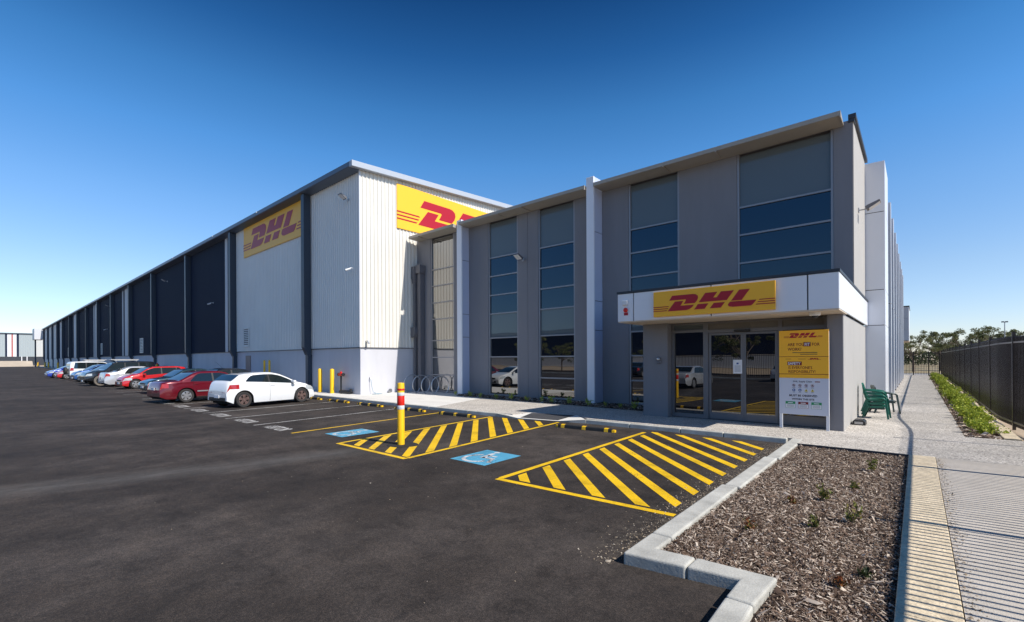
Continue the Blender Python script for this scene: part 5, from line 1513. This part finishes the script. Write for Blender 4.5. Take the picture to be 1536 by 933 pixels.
o = chips(in_strip, 9000, .07, 3.0, .012, M['chip'], 'wood_mulch', np.random.default_rng(5), lift=.03)
tag(o, 'dark mulch in the garden strip at the foot of the office wall', 'mulch', kind='stuff')
def near_kerb(rng, n):
    y = rng.uniform(4.2, 12.8, n); x = -2.36 - np.abs(rng.normal(size=n)) * .22
    p = np.stack([x, y], 1); q = np.stack([-1.25 - np.abs(rng.normal(size=n // 5)) * .25, rng.uniform(2.5, 4.35, n // 5)], 1)
    return np.concatenate([p, q])
o = chips(near_kerb, 2200, .011, 1.5, ASZ + .001, M['stone'], 'loose_grit', np.random.default_rng(6), lift=.002)
tag(o, 'loose grit and chips swept against the bed kerb', 'gravel', kind='stuff')
def scatter(rng, n): return np.stack([rng.uniform(-9, -1.4, n), rng.uniform(1.0, 12, n)], 1)
o = chips(scatter, 260, .008, 1.4, ASZ + .001, M['stone'], 'loose_grit', np.random.default_rng(8), lift=.001)
tag(o, 'tiny pale stones scattered on the driveway', 'gravel', kind='stuff')
def dirt(rng, n): return np.stack([.275 + np.abs(rng.normal(size=n)) * .06, rng.uniform(3, 12.4, n)], 1)
o = chips(dirt, 1500, .010, 1.5, .001, M['stone'], 'loose_grit', np.random.default_rng(9), lift=.001)
tag(o, 'sandy crumbs on the path along the limestone edge', 'gravel', kind='stuff')

# trees
def tree_parts(seed, h, cw, nleaf, leaf, mat):
    rng = np.random.default_rng(seed)
    mb = MB(); ends = []
    lean = rng.normal(size=2) * .04 * h
    tr = [(0, 0, -.2), (lean[0] * .3, lean[1] * .3, h * .2), (lean[0], lean[1], h * .45)]
    mb.tube(tr, .1, 8, radii=[h * .032, h * .024, h * .018])
    for b in range(9):
        a = rng.uniform(0, 6.28); t = rng.uniform(.25, 1.0)
        p0 = np.array(tr[1]) + (np.array(tr[2]) - np.array(tr[1])) * t
        e = np.array([math.cos(a) * cw * rng.uniform(.35, .95), math.sin(a) * cw * rng.uniform(.35, .95), h * rng.uniform(.5, .95)])
        m_ = (p0 + e) / 2 + np.array([0, 0, -.04 * h]) + rng.normal(size=3) * .03 * h
        mb.tube([tuple(p0), tuple(m_), tuple(e)], .05, 6, radii=[h * .012, h * .008, h * .003]); ends.append(e)
        for q in range(3):
            e2 = m_ + (e - m_) * rng.uniform(.2, 1) + rng.normal(size=3) * cw * .28
            e2[2] = min(e2[2], h); mb.tube([tuple(m_ + (e - m_) * .3), tuple(e2)], .02, 5, radii=[h * .005, h * .002]); ends.append(e2)
    ends = np.array(ends)
    sz = rng.uniform(.10, .22, len(ends)) * cw
    idx = rng.integers(0, len(ends), nleaf)
    off = rng.normal(size=(nleaf, 3)); off /= np.linalg.norm(off, axis=1)[:, None]; off *= (rng.uniform(0, 1, nleaf) ** .45)[:, None]
    c = ends[idx] + off * sz[idx][:, None] * np.array([1.2, 1.2, .85])
    V, F = leaves(c, leaf, 2.0, rng)
    return mesh(mb, M['bark']), np_mesh('crown', V, F, mat)
gt_ = [tree_parts(200 + i, 5.6, 2.6, 5200, .17, M['leaf_gum']) for i in range(4)]
def plant_tree(i, x, y, s, label, group, z=-.1, name='gum_tree'):
    r_ = empty(name, (x, y, z), random.uniform(0, 6.28)); r_.scale = (s, s, s * random.uniform(.95, 1.05)); tag(r_, label, 'tree', group)
    link('trunk', gt_[i % 4][0], None, r_); link('crown', gt_[i % 4][1], None, r_)
tl = [(-.4, 86, 1.0), (2.6, 94, 1.02), (5.3, 95, 1.0), (8.2, 94, 1.1), (11.0, 96, 1.03), (14.0, 99, .85), (-3.0, 90, .85), (3.9, 112, 1.15), (9.6, 114, 1.2), (17.0, 100, .7)]
for i, (x, y, s_) in enumerate(tl):
    plant_tree(i, x, y, s_, 'gum tree beyond the far fence, ' + ['first from the office wall, above the end gate', 'second from the left, just right of the gate', 'third from the left, over the middle of the fence', 'tall one just left of the light pole', 'the one right behind the light pole', 'right of the light pole, low over the fence', 'mostly hidden by the office wall', 'in the back row behind the second tree', 'in the back row left of the light pole', 'last and smallest on the right'][i], 'gum trees beyond the fence')
# dark understorey and pale verge beyond the gate
V, F = leaves(np.stack([RNG.uniform(-14, 60, 16000), RNG.uniform(128, 150, 16000), .2 + 2.8 * RNG.uniform(0, 1, 16000) ** .8], 1), .42, 1.6, RNG)
o = link('undergrowth', np_mesh('undergrowth', V, F, M['leaf_dark'])); tag(o, 'dark undergrowth beneath the gum trees beyond the gate', 'undergrowth', kind='stuff')
sheet('road', [(-60, 70.5), (200, 70.5), (200, 78), (-60, 78)], -.10, pm('pale road', (.30, .285, .27), .9, var=.1, vscale=.4))
sheet('verge', [(-60, 78.1), (200, 78.1), (200, 400), (-60, 400)], -.12, pm('dry verge', (.30, .24, .14), .95, var=.25, vscale=.2))
lp = empty('light_pole', (9.0, 92, 0)); tag(lp, 'tall thin light pole with twin flood heads rising above the trees', 'light pole')
obj('pole', MB().tube([(0, 0, 0), (0, 0, 6.7)], .06, 8), M['steel'], lp)
obj('lamp_head', MB().box(-.32, -.04, -.1, .1, 6.62, 6.78).box(.04, .32, -.1, .1, 6.62, 6.78), M['pipe_grey'], lp)

# ------------------------------------------------------------------ far end of the yard
fw = empty('far_warehouse'); tag(fw, 'pale distant warehouse with white and navy stripes at the left edge', 'warehouse')
segs2 = [(-60, 2.2, 'clad_grey'), (2.2, 3.0, 'clad_navy'), (3.0, 5.5, 'flash_white'), (5.5, 6.6, 'clad_navy'), (6.6, 8.4, 'flash_white'), (8.4, 9.4, 'clad_navy'), (9.4, 18, 'clad_grey')]
for i, (a, b, m_) in enumerate([(-60, 7.2, 'far_grey'), (7.2, 7.9, 'clad_navy'), (7.9, 9.3, 'flash_white'), (9.3, 9.8, 'far_red'), (9.8, 11.0, 'flash_white'), (11.0, 11.8, 'clad_navy'), (11.8, 17.6, 'far_grey'), (17.6, 60, 'far_pale')]):
    obj('cladding_sheet', ribbed(a, b, 4.2, 15.2, lambda u, d, z: (-330 + d, u, z), .6, .06), M[m_], fw)
B('base_wall', (-331, -330.1, -60, 60, -.2, 4.19), M['dark_trim'], fw)
B('roof', (-380, -329.6, -60.5, 60.5, 15.2, 15.7), M['pipe'], fw)
for y_ in (-2, 12.5, 14.3, 21): B('column', (-329.9, -329.5, y_, y_ + .35, -.1, 4.3), M['flash_white'], fw)
# limestone faced bank below it
em = MB().add([(-262, -120, -.12), (-262, 13.2, -.12), (-268, 13.2, 2.0), (-268, -120, 2.0), (-400, -120, 2.2), (-400, 13.2, 2.2)], [(0, 1, 2, 3), (3, 2, 5, 4)])
o = obj('embankment', em, pm('pale bank', (.48, .40, .31), .95, var=.2, vscale=.15)); tag(o, kind='structure')
ew = empty('end_awning', (-232, 12.6, 0)); tag(ew, 'white box awning beyond the far corner of the long warehouse', 'awning')
B('awning_box', (-4, 5, -.9, 1.3, 9.4, 13.2), M['flash_white'], ew); B('awning_post', (-3.6, -3.2, -.4, 0, -.1, 9.39), M['pipe'], ew)
sheet('yard', [(-262, -200), (-243.01, -200), (-243.01, 14.1), (-262, 14.1)], ASZ, M['asphalt'])

# ------------------------------------------------------------------ across the driveway (seen mirrored in the office glass)
make_car('parked_car', spec_sedan(P_silver, M['rim_silver'], spokes=8), (-12.6, -2.9, ASZ), R(-88), 'silver sedan across the driveway from the office, mirrored in the pane left of the doors', 'car', 'cars parked across the driveway').scale = (S, S, S)

for i, (x, y, sp_, lb) in enumerate((( -19.5, -15.2, spec_hatch(P_white, M['rim_silver']), 'white hatchback in the far row across the driveway'), (-24.8, -15.2, spec_sedan(P_black, M['rim_silver']), 'black sedan in the far row across the driveway'), (-8.6, -15.4, spec_sedan(P_silver, M['rim_silver']), 'second silver sedan in the far row across the driveway'))):
    make_car('parked_car', sp_, (x, y, ASZ), R(-90), lb, 'car', 'cars parked across the driveway', detail=False).scale = (S, S, S)
ok_ = empty('opposite_kerb'); tag(ok_, kind='structure')
for a in range(-100, 0, 5): B('kerb_block', (a + .01, a + 4.99, -18.6, -18.4, -.14, 0.02), M['kerb'], ok_)
of_ = empty('opposite_fence', (0, -21, 0)); tag(of_, 'black bar fence across the driveway, mirrored in the office glass', 'fence')
for z in (.2, 2.1): B('rail', (-100, 0, -.02, .02, z, z + .05), M['fence'], of_)
bm_ = mesh(MB().box(-.015, .015, -.015, .015, 0, 2.3), M['fence'])
mbr = MB(); x = -100
while x < 0:
    mbr.box(x - .015, x + .015, -.015, .015, 0, 2.3); x += .16
o = obj('bars', mbr, M['fence'], of_); o['kind'] = 'stuff'
for i in range(9):
    plant_tree(i, -8 - i * 9.5 + random.uniform(-2, 2), -30 + random.uniform(-3, 3), random.uniform(.8, 1.15), 'gum tree across the driveway behind the opposite fence', 'gum trees across the driveway')
nb = empty('opposite_warehouse'); tag(nb, 'grey warehouse across the driveway behind the trees', 'warehouse')
B('wall', (-150, 25, -90, -70, -.1, 9.5), M['clad_grey'], nb); B('wall_band', (-110, 20, -69.99, -69.8, 2.5, 9.0), M['clad_navy'], nb)
B('roof', (-150.5, 25.5, -90.5, -69.4, 9.51, 9.9), M['pipe'], nb)
